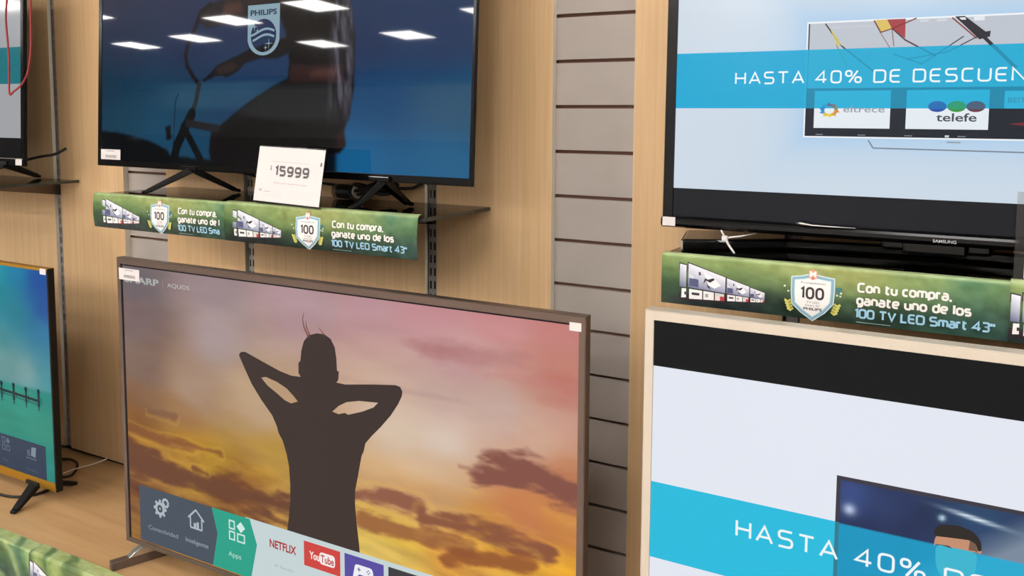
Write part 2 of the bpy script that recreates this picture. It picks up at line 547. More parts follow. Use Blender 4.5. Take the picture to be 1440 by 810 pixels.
# ------------------------------------------------------------------ shelf uprights
def upright(x, label):
    e = empty('shelf_upright', (x, 0, DECK + .012))
    tag(e, label, 'shelf upright', 'slotted steel uprights between the oak boards')
    top = 2.2
    q = MB()
    xs = [-.0125, -.0085, -.0035, .0035, .0085, .0125]
    n = int((top - .002) / 0.032)
    for k in range(n):
        z = k * 0.032
        for zi, (za, zb) in enumerate(((z, z + .013), (z + .013, z + .032))):
            for j in range(5):
                if zi == 1 and j in (1, 3):
                    continue
                q.add([(xs[j], -.0095, za), (xs[j + 1], -.0095, za), (xs[j + 1], -.0095, zb), (xs[j], -.0095, zb)], [(0, 1, 2, 3)])
    q.box(-.0125, -.0115, -.0095, -.0002, 0, n * .032)
    q.box(.0115, .0125, -.0095, -.0002, 0, n * .032)
    q.build('channel', M['steel'], e)
    q = MB(); q.box(-.0113, .0113, -.003, -.0004, 0, n * .032); q.build('channel_back', M['dark'], e)
    return e
upright(-2.703, 'slotted steel shelf upright at far left, beside the two cut-off televisions')
upright(-1.845, 'slotted steel shelf upright behind the white price sign, mostly hidden')
upright(-1.232, 'slotted steel shelf upright between oak boards, right of the football banner on the middle shelf')
upright(-0.373, 'slotted steel shelf upright behind the black television at top right')

# ------------------------------------------------------------------ glass shelves
def shelf(x0, x1, ztop, brackets, label, yf=-0.285):
    e = empty('glass_shelf', ((x0 + x1) / 2, -0.02, ztop - .008))
    tag(e, label, 'shelf', 'glass shelves on the wall')
    hw = (x1 - x0) / 2
    yb, yfl = 0.0, yf + 0.02
    q = MB()
    v = [(x, y, z) for z in (0, .008) for y in (yfl, yb) for x in (-hw, hw)]
    q.add(v, [(0, 2, 3, 1), (4, 5, 7, 6)], 0)
    q.add(v, [(0, 1, 5, 4), (2, 6, 7, 3), (0, 4, 6, 2), (1, 3, 7, 5)], 1)
    q.build('glass_pane', [M['glass'], M['glass_edge']], e)
    for bx in brackets:
        q = MB()
        lx = bx - (x0 + x1) / 2
        pr = [(0.0115, -.045), (0.0115, -.0005), (yfl + .03, -.0005), (yfl + .03, -.012)]
        n = 4
        v = [(lx - .002, y, z) for y, z in pr] + [(lx + .002, y, z) for y, z in pr]
        q.add(v, [(0, 1, 2, 3), (7, 6, 5, 4)] + [(i, i + 4, (i + 1) % 4 + 4, (i + 1) % 4) for i in range(4)])
        q.build('bracket', M['greymetal'], e)
    return e
ZS, ZSR = Z0 - 0.433, Z0 - 0.464
shelf(-3.66, -2.588, ZS, (-3.32, -2.703), 'glass shelf at far left, holding the cut-off black television')
shelf(-2.125, -1.062, ZS, (-1.845, -1.232), 'glass shelf in the middle, under the black television with the cyclist picture')
shelf(-0.543, 0.53, ZSR, (-0.373, 0.237), 'glass shelf at right, under the black television with the cyan band')

# ------------------------------------------------------------------ televisions
EPS = 0.0004
def make_tv(label, ow, oh, aw, ah, ax, az, loc, psi, tilt, clear, side, frame, paint, rough, spec=0.5,
            body=0.05, back=None, prefix=None, recess=0.002):
    """ow x oh outer front; active picture aw x ah at (ax, az) from the lower left corner"""
    e = empty('television', loc, math.radians(psi))
    tag(e, label, 'television')
    X = Matrix.Translation((-ow / 2, 0, clear)) @ Matrix.Rotation(-math.radians(tilt), 4, 'X')
    # bezel: mitred frame, outside edge rounded
    q = MB()
    r = 0.0018
    loops = [((0, ow, 0, oh), side), ((0, ow, 0, oh), r), ((r, ow - r, r, oh - r), 0.0),
             ((ax - .0008, ax + aw + .0008, az - .0008, az + ah + .0008), 0.0), ((ax - .0002, ax + aw + .0002, az - .0002, az + ah + .0002), recess)]
    v = []
    for (a, bb, c, d), y in loops:
        v += [(a, y, c), (bb, y, c), (bb, y, d), (a, y, d)]
    f = []
    for i in range(len(loops) - 1):
        for k in range(4):
            f.append((i * 4 + k, i * 4 + (k + 1) % 4, i * 4 + 4 + (k + 1) % 4, i * 4 + 4 + k))
    if isinstance(frame, (list, tuple)):
        for idx, fc in enumerate(f):
            k = idx % 4
            q.add([v[i] for i in fc], [(0, 1, 2, 3)], 0 if k in (0, 2) else 1)
    else:
        q.add(v, f)
    q.build('bezel', frame, e, X)
    # screen with its picture
    q = MB()
    put = lambda x, z, l: (ax + x, recess - .0004 - EPS * l, az + z)
    paint(q, put, aw, ah)
    sm = screen_mat('lit_screen', rough, spec)
    q.build('screen', sm, e, X)
    # rear cover: shallow pan, thicker in the lower middle
    q = MB()
    a0, a1, c0, c1 = 0.003, ow - 0.003, 0.003, oh - 0.003
    i0, i1, j0, j1 = ow * .12, ow * .88, oh * .08, oh * .62
    y0, y1 = side, side + body
    v = [(a0, y0, c0), (a1, y0, c0), (a1, y0, c1), (a0, y0, c1), (i0, y0 + .012, j0), (i1, y0 + .012, j0), (i1, y0 + .012, j1 + .12), (i0, y0 + .012, j1 + .12),
         (i0 + .03, y1, j0 + .01), (i1 - .03, y1, j0 + .01), (i1 - .03, y1, j1), (i0 + .03, y1, j1)]
    f = []
    for L in (0, 4):
        for k in range(4):
            f.append((L + k, L + 4 + k, L + 4 + (k + 1) % 4, L + (k + 1) % 4))
    f.append((8, 11, 10, 9))
    f.append((0, 1, 2, 3))
    q.add(v, f)
    q.build('back_cover', back or M['black'], e, X)
    return e, X

def sticker(e, X, x0, x1, z0, z1, seed, y=-.0009, code=True):
    """small white paper label with grey print, stuck on the frame"""
    q = MB()
    put = lambda x, z, l: (x, y - .0003 * l, z)
    rect(q, put, x0, x1, z0, z1, (214, 208, 206), 0)
    if code:
        W, H = x1 - x0, z1 - z0
        rect(q, put, x0 + W * .3, x0 + W * .7, z1 - H * .18, z1 - H * .12, (150, 140, 140), 1)
        rnd = random.Random(seed)
        x = x0 + W * .25
        while x < x0 + W * .8:
            d = rnd.uniform(.008, .02) * W
            rect(q, put, x, x + d, z0 + H * .18, z0 + H * .45, (140, 132, 132), 1)
            x += d * 2.1
    o = q.build('price_sticker', M['printed_paper'], e, X)
    return o

# ---------- pictures
def paint_sunset(q, put, aw, ah):
    W, H = 420, 236
    X, Z = grid(W, H, aw, ah)
    P = [(0.052, 0.64, 108, 98, 104), (0.048, 0.553, 118, 98, 98), (0.068, 0.434, 122, 98, 88), (0.064, 0.363, 128, 92, 66), (0.036, 0.305, 130, 84, 40), (0.059, 0.253, 150, 100, 32), (0.056, 0.193, 110, 66, 40), (0.318, 0.666, 150, 130, 134), (0.313, 0.536, 166, 146, 146), (0.239, 0.426, 165, 136, 116), (0.2, 0.343, 152, 108, 70), (0.21, 0.276, 165, 118, 36), (0.303, 0.252, 165, 125, 32), (0.369, 0.199, 122, 72, 36), (0.491, 0.306, 178, 138, 60), (0.571, 0.661, 172, 140, 146), (0.441, 0.425, 185, 155, 125), (0.759, 0.667, 182, 140, 146), (0.897, 0.682, 192, 136, 142), (1.055, 0.687, 196, 132, 134), (1.199, 0.666, 195, 126, 122), (0.962, 0.567, 190, 150, 150), (0.827, 0.431, 212, 190, 168), (0.929, 0.422, 214, 196, 182), (1.056, 0.5, 196, 168, 158), (1.173, 0.533, 196, 148, 132), (1.2, 0.583, 192, 125, 110), (1.13, 0.447, 204, 164, 142), (0.896, 0.358, 212, 180, 148), (0.826, 0.3, 205, 160, 110), (0.826, 0.204, 205, 165, 55), (1.057, 0.24, 206, 142, 42), (1.189, 0.327, 202, 130, 62), (1.203, 0.382, 186, 118, 82), (1.117, 0.323, 195, 120, 75), (1.176, 0.23, 222, 158, 42), (0.895, 0.315, 198, 150, 100), (0.762, 0.165, 216, 186, 92), (0.961, 0.187, 200, 130, 50), (0.929, 0.506, 195, 165, 155)]
    wx = X + 0.05 * (fbm(X * 5, Z * 14, 3) - .5)
    wz = Z + 0.05 * (fbm(X * 4 + 9, Z * 16, 8) - .5)
    img = field(wx, wz, P, 0.044)
    n = fbm(X * 7, Z * 26, 21, 5)
    low = np.clip((0.36 - Z) / 0.2, 0, 1)
    for gx_, gz_, gr, gs in ((.80, .155, .10, .8), (.80, .225, .07, .45), (.22, .285, .09, .4), (.08, .262, .04, .4), (1.10, .17, .10, .5), (.44, .25, .06, .4)):
        img = over(img, np.exp(-((X - gx_) / gr) ** 2 - ((Z - gz_) / (gr * .33)) ** 2) * gs, (232, 196, 96) if gx_ > .7 else (190, 138, 30))
    n9 = fbm(X * 11 + Z * 8, Z * 52 + X * 6, 77, 5)
    img += ((n - .5) * 75 * low)[..., None] * np.array((1.0, .9, .2))
    img += ((n9 - .5) * 60 * low)[..., None] * np.array((1.0, .85, .3))
    img += ((fbm(X * 6, Z * 20, 41, 4) - .5) * 22 * (1 - low))[..., None] * np.array((.8, 1.0, 1.0))
    C = [(.929, .603, .09, .02, (168, 112, 112), .65), (.985, .598, .12, .024, (172, 116, 116), .6), (1.2, .565, .07, .03, (184, 110, 98), .6),
         (1.1, .57, .1, .012, (190, 128, 122), .5), (.88, .506, .16, .008, (176, 142, 136), .4)]
    for x, z, rx, rz, col, al in C:
        d = np.sqrt(((X - x) / rx) ** 2 + ((Z - z) / rz) ** 2)
        e_ = d + 1.5 * (fbm(X * 16 + x * 50, Z * 44 + z * 70, 5, 4) - .5)
        img = over(img, np.clip((1.25 - e_) / .8, 0, 1) * al, col)
    STREAK = [([(.013, .282), (.148, .270), (.324, .278)], .009, (128, 76, 42), .8), ([(-.05, .212), (.206, .192), (.369, .192), (.561, .198)], .030, (104, 62, 42), .95),
              ([(.083, .335), (.176, .333)], .010, (120, 82, 62), .6), ([(.235, .222), (.282, .218)], .007, (112, 66, 36), .8),
              ([(.69, .268), (.826, .279), (.878, .272)], .020, (140, 86, 66), .95), ([(.735, .215), (.895, .222), (.985, .209)], .020, (146, 88, 52), .85),
              ([(.887, .254), (1.025, .267), (1.158, .258)], .017, (134, 80, 56), .95), ([(.945, .186), (1.057, .214), (1.125, .216)], .016, (142, 80, 42), .85),
              ([(1.03, .380), (1.109, .397), (1.174, .384), (1.25, .378)], .027, (128, 76, 66), .95), ([(.97, .378), (1.02, .379)], .006, (160, 112, 98), .6)]
    for pts, th, col, al in STREAK:
        d = dist_seg(X, Z * 1.0, pts) / th
        e_ = d + 2.6 * (fbm(X * 9 + pts[0][0] * 40, Z * 38, 15, 5) - .5) + 1.1 * (fbm(X * 30, Z * 90, 16, 4) - .5)
        mk = np.clip((1.35 - e_) / 1.0, 0, 1)
        mk = mk * mk * (3 - 2 * mk)
        img = over(img, mk * al, col)
        img = over(img, np.clip(1 - np.abs(e_ - 1.6) / .6, 0, 1) * .22 * (Z < .34), (226, 178, 80))
    canvas(q, put, 0, aw, 0, ah, img)
    # dark line of the glass edge around the picture
    for a in ((0, .006, 0, ah), (0, aw, ah - .003, ah)):
        rect(q, put, *a, (18, 14, 16), 1)
    T = lambda pts: [(x, ah - z) for x, z in pts]
    sil = [(0.3913, 0.1709), (0.3935, 0.1655), (0.3993, 0.1615), (0.4109, 0.1603), (0.458, 0.1735), (0.5132, 0.1885), (0.5448, 0.1934), (0.5716, 0.1921), (0.5656, 0.1841), (0.566, 0.1621), (0.5715, 0.1579), (0.5746, 0.135), (0.5821, 0.1136), (0.5955, 0.099), (0.6173, 0.0922), (0.6387, 0.0914), (0.6556, 0.0992), (0.6662, 0.1157), (0.6701, 0.1384), (0.6713, 0.1635), (0.6763, 0.1654), (0.6744, 0.183), (0.6692, 0.1891), (0.6918, 0.1896), (0.7613, 0.1787), (0.8204, 0.1707), (0.832, 0.1727), (0.8373, 0.1814), (0.8357, 0.1912), (0.8263, 0.2088), (0.8082, 0.2345), (0.7843, 0.2614), (0.7601, 0.2856), (0.7437, 0.3039), (0.7386, 0.3228), (0.7335, 0.3324), (0.7283, 0.3548), (0.7222, 0.3829), (0.7152, 0.4113), (0.7148, 0.4384), (0.7184, 0.4782), (0.7245, 0.5243), (0.7275, 0.5571), (0.5235, 0.56), (0.5248, 0.5424), (0.5311, 0.5087), (0.5356, 0.4721), (0.5365, 0.4365), (0.5338, 0.3947), (0.5271, 0.3679), (0.5168, 0.3417), (0.5052, 0.3263), (0.5009, 0.313), (0.4876, 0.2907), (0.4556, 0.2607), (0.428, 0.2297), (0.4051, 0.1939)]
    h1 = [(0.457, 0.211), (0.4712, 0.2074), (0.5034, 0.2136), (0.5306, 0.2233), (0.5501, 0.2367), (0.5624, 0.2471), (0.5434, 0.2545), (0.5254, 0.2505), (0.5028, 0.2389), (0.4753, 0.2258)]
    h2 = [(0.6572, 0.2528), (0.6743, 0.2378), (0.6954, 0.2262), (0.7285, 0.2181), (0.7769, 0.2139), (0.7648, 0.2257), (0.7364, 0.2391), (0.6992, 0.2522), (0.6909, 0.2497), (0.6741, 0.2553)]
    poly(q, put, T(sil), (58, 45, 42), 1, [T(h1), T(h2)])
    for pts, wd in (([(.596, .104), (.583, .083), (.5795, .066), (.5835, .052)], [.006, .004, .0025, .001]), ([(.600, .100), (.590, .082), (.588, .068)], [.004, .003, .001]),
                    ([(.640, .094), (.630, .085), (.622, .079)], [.003, .002, .001])):
        stroke(q, put, T(pts), wd, (128, 84, 76), 1)
    # logo line
    text(q, put, 'SHARP', .0125, ah - .0415, .0145, (168, 172, 170), 1, .122, .03)
    rect(q, put, .1475, .1485, ah - .046, ah - .026, (150, 146, 146), 1)
    text(q, put, 'AQUOS', .1636, ah - .0405, .0095, (190, 188, 186), 1, .074, .0)
    # menu bar along the bottom
    b0, t0 = 0.0035, ah - .5420
    slate, teal, pale = (68, 78, 92), (34, 158, 134), (196, 210, 212)
    rect(q, put, .40, aw, b0, t0 + .0015, pale, 2)
    poly(q, put, [(.0415, b0), (.294, b0), (.310, ah - .601), (.2925, t0), (.0415, t0)], slate, 2)
    poly(q, put, [(.2925, b0), (.414, b0), (.4345, ah - .597), (.4135, t0), (.2925, t0), (.310, ah - .601)], teal, 3)
    ic = (172, 184, 190)
    gx, gz = .1155, ah - .5865                      # gear pair
    for k in range(8):
        a = k * math.pi / 4
        stroke(q, put, [(gx + .014 * math.cos(a), gz + .014 * math.sin(a)), (gx + .0215 * math.cos(a), gz + .0215 * math.sin(a))], .007, ic, 3)
    poly(q, put, [(gx + .017 * math.cos(a * math.pi / 12), gz + .017 * math.sin(a * math.pi / 12)) for a in range(24)], ic, 4,
         [[(gx + .0095 * math.cos(a * math.pi / 8), gz + .0095 * math.sin(a * math.pi / 8)) for a in range(16)]])
    disc(q, put, gx, gz, .003, ic, 4, 10)
    gx, gz = .1355, ah - .5685
    poly(q, put, [(gx + (.0115 + .0016 * (k % 2)) * math.cos(k * math.pi / 10), gz + (.0115 + .0016 * (k % 2)) * math.sin(k * math.pi / 10)) for k in range(20)], ic, 4,
         [[(gx + .0062 * math.cos(a * math.pi / 8), gz + .0062 * math.sin(a * math.pi / 8)) for a in range(16)]])
    hx, hz = .2400, ah - .6065                      # house
    stroke(q, put, [(hx - .026, hz + .0225), (hx, hz + .0455), (hx + .026, hz + .0225)], .0045, ic, 4)
    stroke(q, put, [(hx - .019, hz + .0255), (hx - .019, hz), (hx + .019, hz), (hx + .019, hz + .0255)], .0042, ic, 4)
    rect(q, put, hx - .008, hx + .0005, hz, hz + .013, ic, 4)
    rect(q, put, hx + .002, hx + .009, hz, hz + .017, ic, 4)
    ax_, az_ = .3475, ah - .605                     # app tiles
    for (x0, x1, z0, z1) in ((0, .0195, .0255, .0475), (0, .0195, 0, .022), (.0255, .0505, 0, .0215)):
        x0 += ax_; x1 += ax_; z0 += az_; z1 += az_
        poly(q, put, [(x0, z0), (x1, z0), (x1, z1), (x0, z1)], (196, 226, 220), 4, [[(x0 + .0038, z0 + .0038), (x1 - .0038, z0 + .0038), (x1 - .0038, z1 - .0038), (x0 + .0038, z1 - .0038)]])
    cx_, cz_ = ax_ + .038, az_ + .0365
    poly(q, put, [(cx_ - .0135, cz_), (cx_, cz_ - .013), (cx_ + .0135, cz_), (cx_, cz_ + .013)], (206, 232, 226), 4)
    text(q, put, 'Conectividad', .072, ah - .6465, .0105, (146, 158, 168), 4, .104)
    text(q, put, 'Inteligente', .203, ah - .6455, .0105, (156, 168, 178), 4, .076)
    text(q, put, 'Apps', .3445, ah - .6445, .0115, (184, 216, 206), 4, .040)
    text(q, put, 'NETFLIX', .4735, ah - .5905, .0175, (168, 46, 52), 4, .078, .03)
    text(q, put, 'A fondo', .487, ah - .633, .007, (160, 174, 178), 4, .055)
    rect(q, put, .5738, .6745, ah - .6065, ah - .5515, (206, 66, 62), 4)
    text(q, put, 'You', .5895, ah - .587, .016, (246, 232, 230), 5, .028, .03)
    poly(q, put, rrect(.6180, .6605, ah - .592, ah - .5655, .007), (244, 232, 230), 5)
    text(q, put, 'Tube', .6215, ah - .587, .016, (178, 60, 56), 6, .036, .02)
    rect(q, put, .6862, .7885, ah - .6065, ah - .5505, (86, 74, 160), 4)
    gx, gz = .737, ah - .579                        # game pad
    poly(q, put, rrect(gx - .024, gx + .024, gz - .008, gz + .0125, .008), (236, 236, 244), 5)
    for s_ in (-1, 1):
        poly(q, put, [(gx + s_ * .024, gz + .004), (gx + s_ * .029, gz - .018), (gx + s_ * .023, gz - .020), (gx + s_ * .010, gz - .006)], (236, 236, 244), 5)
    rect(q, put, gx - .0165, gx - .0075, gz + .0015, gz + .0035, (70, 62, 120), 6)
    rect(q, put, gx - .013, gx - .011, gz - .002, gz + .007, (70, 62, 120), 6)
    for dx, dz in ((.009, .0025), (.016, .0025), (.0125, .006), (.0125, -.001)):
        disc(q, put, gx + dx, gz + dz, .0016, (70, 62, 120), 6, 8)
    for x0, c in ((.8002, (58, 56, 62)), (.914, (40, 92, 150)), (1.028, (190, 196, 198))):
        rect(q, put, x0, x0 + .102, ah - .6065, ah - .5505, c, 4)

def paint_cyclist(q, put, aw, ah):
    W, H = 400, 226
    X, Z = grid(W, H, aw, ah)
    P = [(.02, .46, 52, 54, 78), (.3, .46, 50, 56, 86), (.6, .5, 44, 56, 88), (1.1, .46, 40, 62, 96), (1.26, .46, 40, 62, 92), (1.2, .3, 36, 58, 98), (1.0, .3, 34, 54, 92), (.35, .3, 36, 48, 84), (.1, .33, 36, 50, 78),
         (.03, .2, 24, 56, 78), (.1, .12, 22, 68, 92), (.25, .1, 24, 78, 108), (.3, .2, 28, 66, 92), (.6, .2, 30, 60, 96), (1.05, .15, 22, 76, 122), (1.2, .03, 32, 104, 150), (1.0, .03, 28, 104, 156), (1.25, .15, 28, 86, 122), (.4, .05, 20, 70, 100), (.6, .4, 40, 50, 86), (.5, .7, 50, 60, 90)]
    img = field(X, Z, P, .08)
    n = fbm(X * 6, Z * 7, 31)
    # lighter teal band behind the bike
    hz = np.clip((Z - .135) / .02, 0, 1) * np.clip((.218 - Z) / .012, 0, 1) * np.clip((X - .2) / .15, 0, 1) * np.clip((.75 - X) / .1, 0, 1)
    img = over(img, hz * (.25 + .35 * n), (58, 104, 126))
    shop_refl = np.clip((.205 - Z) / .01, 0, 1) * np.clip((Z - .09) / .04, 0, 1) * np.clip((X - 1.06) / .12, 0, 1)  # pale band at right: the shop's reflection put into the picture colours
    img = over(img, shop_refl * .35, (72, 96, 120))
    D = lambda pts, wd, s=.004: np.clip((wd - dist_seg(X, Z, pts)) / s, 0, 1)
    PM = lambda pts, k=1: soften(inpoly(X, Z, pts).astype(float), k)
    ground = PM([(-.01, .082), (.076, .077), (.153, .067), (.217, .057), (.289, .035), (.307, .019), (.48, .012), (.48, -.01), (-.01, -.01)], 3)
    img = over(img, ground * .97, (5, 8, 12))
    img = over(img, PM([(.10, .062), (.15, .068), (.2, .064), (.15, .056)], 4) * .35, (88, 82, 78))
    body = [(.945, .74), (.936, .391), (.953, .296), (.952, .201), (.939, .124), (.922, .095), (.93, .061), (.912, .044), (.872, .04), (.873, -.01), (.48, -.01), (.458, .034), (.466, .078), (.497, .1), (.56, .137), (.621, .169), (.701, .204), (.74, .218), (.743, .259), (.731, .329), (.704, .376), (.689, .407), (.64, .43), (.62, .56), (.70, .74)]
    img = over(img, PM(body, 2), (22, 20, 22))
    img = over(img, PM([(.75, .25), (.915, .246), (.918, .206), (.744, .21)], 4) * .8, (60, 36, 36))
    img = over(img, PM([(.82, .236), (.9, .238), (.9, .218), (.81, .218)], 6) * .7, (92, 62, 54))
    sh = PM([(.62, .165), (.70, .204), (.88, .204), (.88, .12), (.66, .12), (.56, .134)], 5)
    img = over(img, sh * .5, (52, 58, 60))
    img = over(img, PM([(.47, -.01), (.47, .09), (.60, .12), (.9, .10), (.9, -.01)], 10) * .85, (9, 7, 9))
    hair = np.clip((X - .865) / .03, 0, 1) * np.clip((.955 - X) / .012, 0, 1) * np.clip((Z - .10) / .05, 0, 1) * PM(body, 2)
    img = over(img, hair * (.15 + .75 * np.clip(fbm(X * 90 + Z * 12, Z * 16, 6, 4) * 2.4 - .85, 0, 1)), (112, 110, 126))
    img = over(img, D([(.78, .40), (.80, .34)], .0012, .002) * .35, (120, 120, 130))
    img = over(img, D([(.80, .40), (.835, .34)], .0012, .002) * .35, (120, 120, 130))
    img = over(img, PM([(.90, .085), (.925, .1), (.93, .062), (.905, .055)], 4) * .5, (70, 36, 32))
    arm = [(.741, .319), (.683, .306), (.603, .291), (.542, .272), (.486, .255), (.463, .237), (.43, .218), (.434, .214), (.479, .228), (.528, .226), (.566, .24), (.589, .258), (.649, .269), (.7, .265), (.742, .279)]
    img = over(img, PM(arm), (26, 22, 26))
    img = over(img, PM([(.48, .25), (.54, .262), (.57, .25), (.53, .234), (.49, .232)], 3) * .35, (96, 78, 64))
    img = over(img, PM([(.411, .371), (.419, .392), (.451, .411), (.499, .419), (.64, .43), (.72, .45), (.72, .38), (.601, .372), (.525, .356), (.445, .352)], 2), (44, 36, 40))
    img = over(img, PM([(.51, .41), (.57, .412), (.58, .385), (.50, .378)], 6) * .55, (112, 70, 54))
    img = over(img, D([(.459, .411), (.419, .392), (.403, .36), (.374, .318), (.362, .286), (.367, .258), (.397, .224), (.418, .208)], .0085), (30, 26, 30))
    img = over(img, D([(.418, .208), (.406, .164), (.39, .131)], .010), (46, 50, 54))
    img = over(img, D([(.39, .131), (.366, .098), (.332, .048), (.316, .0)], .017), (7, 10, 14))
    img = over(img, D([(.357, .098), (.434, .004)], .013), (7, 10, 14))
    img = over(img, D([(.374, .107), (.49, .094)], .012), (34, 32, 36))
    img = over(img, PM([(.283, .097), (.305, .1), (.308, .064), (.288, .061)], 1), (12, 16, 22))
    img = over(img, D([(.335, .185), (.323, .165), (.316, .042)], .0022, .002), (14, 18, 26))
    img = img * .92 - 3
    canvas(q, put, 0, aw, 0, ah, img)
    # shield logo
    col = (134, 160, 174)
    x0, x1, zt = .598, .7095, .399
    rim = [(x0, zt), (x1, zt), (x1, .312)] + [((x0 + x1) / 2 + (x1 - x0) / 2 * math.cos(a), .318 + .043 * math.sin(a) - .0) for a in [-k * math.pi / 12 for k in range(1, 12)]] + [(x0, .312)]
    cxm = (x0 + x1) / 2
    cz, rr, rz_ = .3235, .0445, .0405
    hole = [(cxm + rr * math.cos(k * math.pi / 14), cz + rz_ * math.sin(k * math.pi / 14)) for k in range(28)]
    poly(q, put, rim, col, 1, [hole])
    text(q, put, 'PHILIPS', cxm, .3735, .0125, (44, 52, 74), 2, .092, .03, 'C')
    def wave(off, th):
        up = [(cxm - rr + 2 * rr * k / 12, cz + off + .008 * math.sin(-1.2 + 4.4 * k / 12)) for k in range(13)]
        ok = [(x, z) for x, z in up if ((x - cxm) / rr) ** 2 + ((z - cz) / rz_) ** 2 <= 1.02]
        stroke(q, put, ok, th, col, 2)
    wave(.008, .0055); wave(-.006, .0055)
    for sx, sz, r in ((-.031, .022, .013), (-.020, .012, .007), (.020, -.020, .015), (.009, -.030, .008)):
        x, z = cxm + sx, cz + sz
        for dx, dz in ((1, 0), (0, 1)):
            poly(q, put, [(x + dx * r, z + dz * r), (x + dz * .0015, z + dx * .0015), (x - dx * r, z - dz * r), (x - dz * .0015, z - dx * .0015)], col, 3)

SLIDE = {}
def slide(q, put, aw, ah, k, lb, bg, cyan, kind):
    """white offer slide with a cyan band; k scales its layout"""
    L = lambda v: v * k
    W, H = 160, 90
    X, Z = grid(W, H, aw, ah - 2 * lb)
    base = np.zeros((H, W, 3)) + np.array(bg, float)
    n = fbm(X * 2, Z * 2, 12) - .5
    base += (n * 4)[..., None]
    bx0, bx1, bz0, bz1 = L(.231), L(.59), L(.150 - .052), L(.347 - .052)      # inner television
    if kind == 'kite':
        d = np.maximum(np.maximum(bx0 - X, X - bx1), np.maximum(bz0 - Z, Z - bz1))
        glow = np.exp(-np.clip(d, 0, 9) / .035)
        base = over(base, np.clip(glow, 0, 1) * .55, (150, 196, 236))
        base = over(base, np.exp(-((X - .31) ** 2 / .02 + (Z - (ah - 2 * lb) * 1.0) ** 2 / .002)) * .5, (250, 250, 250))
    rect(q, put, 0, aw, 0, ah, (13, 15, 19) if kind != 'kite' else (14, 18, 26), 0)
    canvas(q, put, 0, aw, lb, ah - lb, base, 1)
    b0, b1 = lb + L(.148), lb + L(.248)                                       # band
    rect(q, put, 0, aw, b0, b1, cyan, 2)
    ix0, ix1, iz0, iz1 = bx0, bx1, lb + bz0, lb + bz1
    tx, tz, cap = L(.110), lb + L(.190), L(.0222)
    mixc = lambda c, t=.9: tuple(cyan[i] * t + c[i] * (1 - t) for i in range(3))
    clipz = lambda z0, z1, lo, hi: (max(z0, lo), min(z1, hi))
    def both(x0, x1, z0, z1, c, layer, t=.9):
        for lo, hi, f in ((0, b0, 0), (b0, b1, 1), (b1, 9, 0)):
            a, d = clipz(z0, z1, lo, hi)
            if d > a:
                rect(q, put, x0, x1, a, d, mixc(c, t) if f else c, layer)
    if kind == 'kite':
        both(ix0, ix1, iz0, iz1, (236, 240, 244), 3)
        both(ix0 + .0025, ix1 - .0025, iz0 + .0025, iz1 - .003, (188, 194, 204), 4)
        both(ix0 + .0025, ix0 + .005, iz0 + .0025, iz1 - .003, (66, 74, 84), 5)
        both(ix0 + .0025, ix1 - .0025, iz0 + .0025, lb + L(.182), (22, 30, 42), 5, .76)
        kl = (54, 52, 62)
        def ln(pts, wd, c):
            for (xa, za), (xb, zb) in zip(pts[:-1], pts[1:]):
                cuts = [0, 1]
                if (za - b1) * (zb - b1) < 0:
                    cuts = [0, (b1 - za) / (zb - za), 1]
                for u, v_ in zip(cuts[:-1], cuts[1:]):
                    pa = (xa + (xb - xa) * u, za + (zb - za) * u); pb = (xa + (xb - xa) * v_, za + (zb - za) * v_)
                    stroke(q, put, [pa, pb], wd, mixc(c, .78) if b0 < (pa[1] + pb[1]) / 2 < b1 else c, 6)
        o = lambda x, z: (x - .02, z - .02)
        ln([o(.281, .363), o(.307, .326), o(.361, .281)], .0022, kl)
        poly(q, put, [o(.288, .357), o(.301, .340), o(.309, .325), o(.300, .327)], (206, 196, 120), 6)
        ln([o(.300, .327), o(.318, .290)], .002, (150, 150, 110))
        poly(q, put, [o(.360, .3655), o(.378, .3655), o(.386, .350), o(.369, .346)], (216, 188, 96), 6)
        poly(q, put, [o(.378, .3655), o(.406, .3655), o(.4065, .334), o(.386, .350)], (164, 58, 66), 6)
        ln([o(.358, .365), o(.369, .345), o(.388, .351), o(.422, .3655)], .0022, (120, 60, 60))
        ln([o(.386, .351), o(.407, .331), o(.453, .304)], .0024, (80, 54, 66))
        ln([o(.368, .345), o(.385, .318)], .0014, (150, 120, 120)); ln([o(.386, .350), o(.390, .322)], .0014, (130, 90, 100))
        ln([o(.492, .334), o(.433, .292), o(.389, .309)], .0018, (66, 66, 84)); ln([o(.517, .336), o(.47, .31), o(.41, .300)], .0018, (66, 66, 84))
        ln([o(.474, .364), o(.510, .330)], .0022, (140, 70, 66))
        ln([o(.483, .364), o(.518, .334), o(.566, .283)], .0052, (44, 42, 52))
        poly(q, put, [o(.478, .3655), o(.492, .3655), o(.522, .340), o(.529, .341), o(.5285, .332), o(.514, .328)], (40, 38, 48), 7)
        poly(q, put, [o(.484, .3635), o(.493, .3635), o(.494, .3595), o(.487, .3600)], (226, 228, 232), 8)
        both(o(.505, 0)[0], o(.520, 0)[0], o(0, .3575)[1], o(0, .3645)[1], (226, 230, 236), 7)
        for x0, x1 in ((.428, .440), (.452, .466)):
            rect(q, put, x0 - .02, x1 - .02, .3390, .3425, (208, 212, 220), 7)
        text(q, put, 'Apps y entretenimiento', .271, .3345, .0042, (206, 210, 218), 7, .066)
        # channel tiles
        wt = (226, 234, 240)
        for x0, x1 in ((.268, .389), (.413, .5325)):
            both(x0 - .02, x1 - .02, .1665, .2298, wt, 6, .9)
        both(.533, .70, .200, .2275, wt, 6, .86)
        fx, fz = .273, .197                                           # sun wheel
        cols = [(222, 120, 40), (206, 70, 50), (170, 50, 70), (20, 140, 200), (30, 110, 190), (40, 150, 210), (226, 190, 60), (226, 206, 70), (216, 160, 50), (214, 140, 46)]
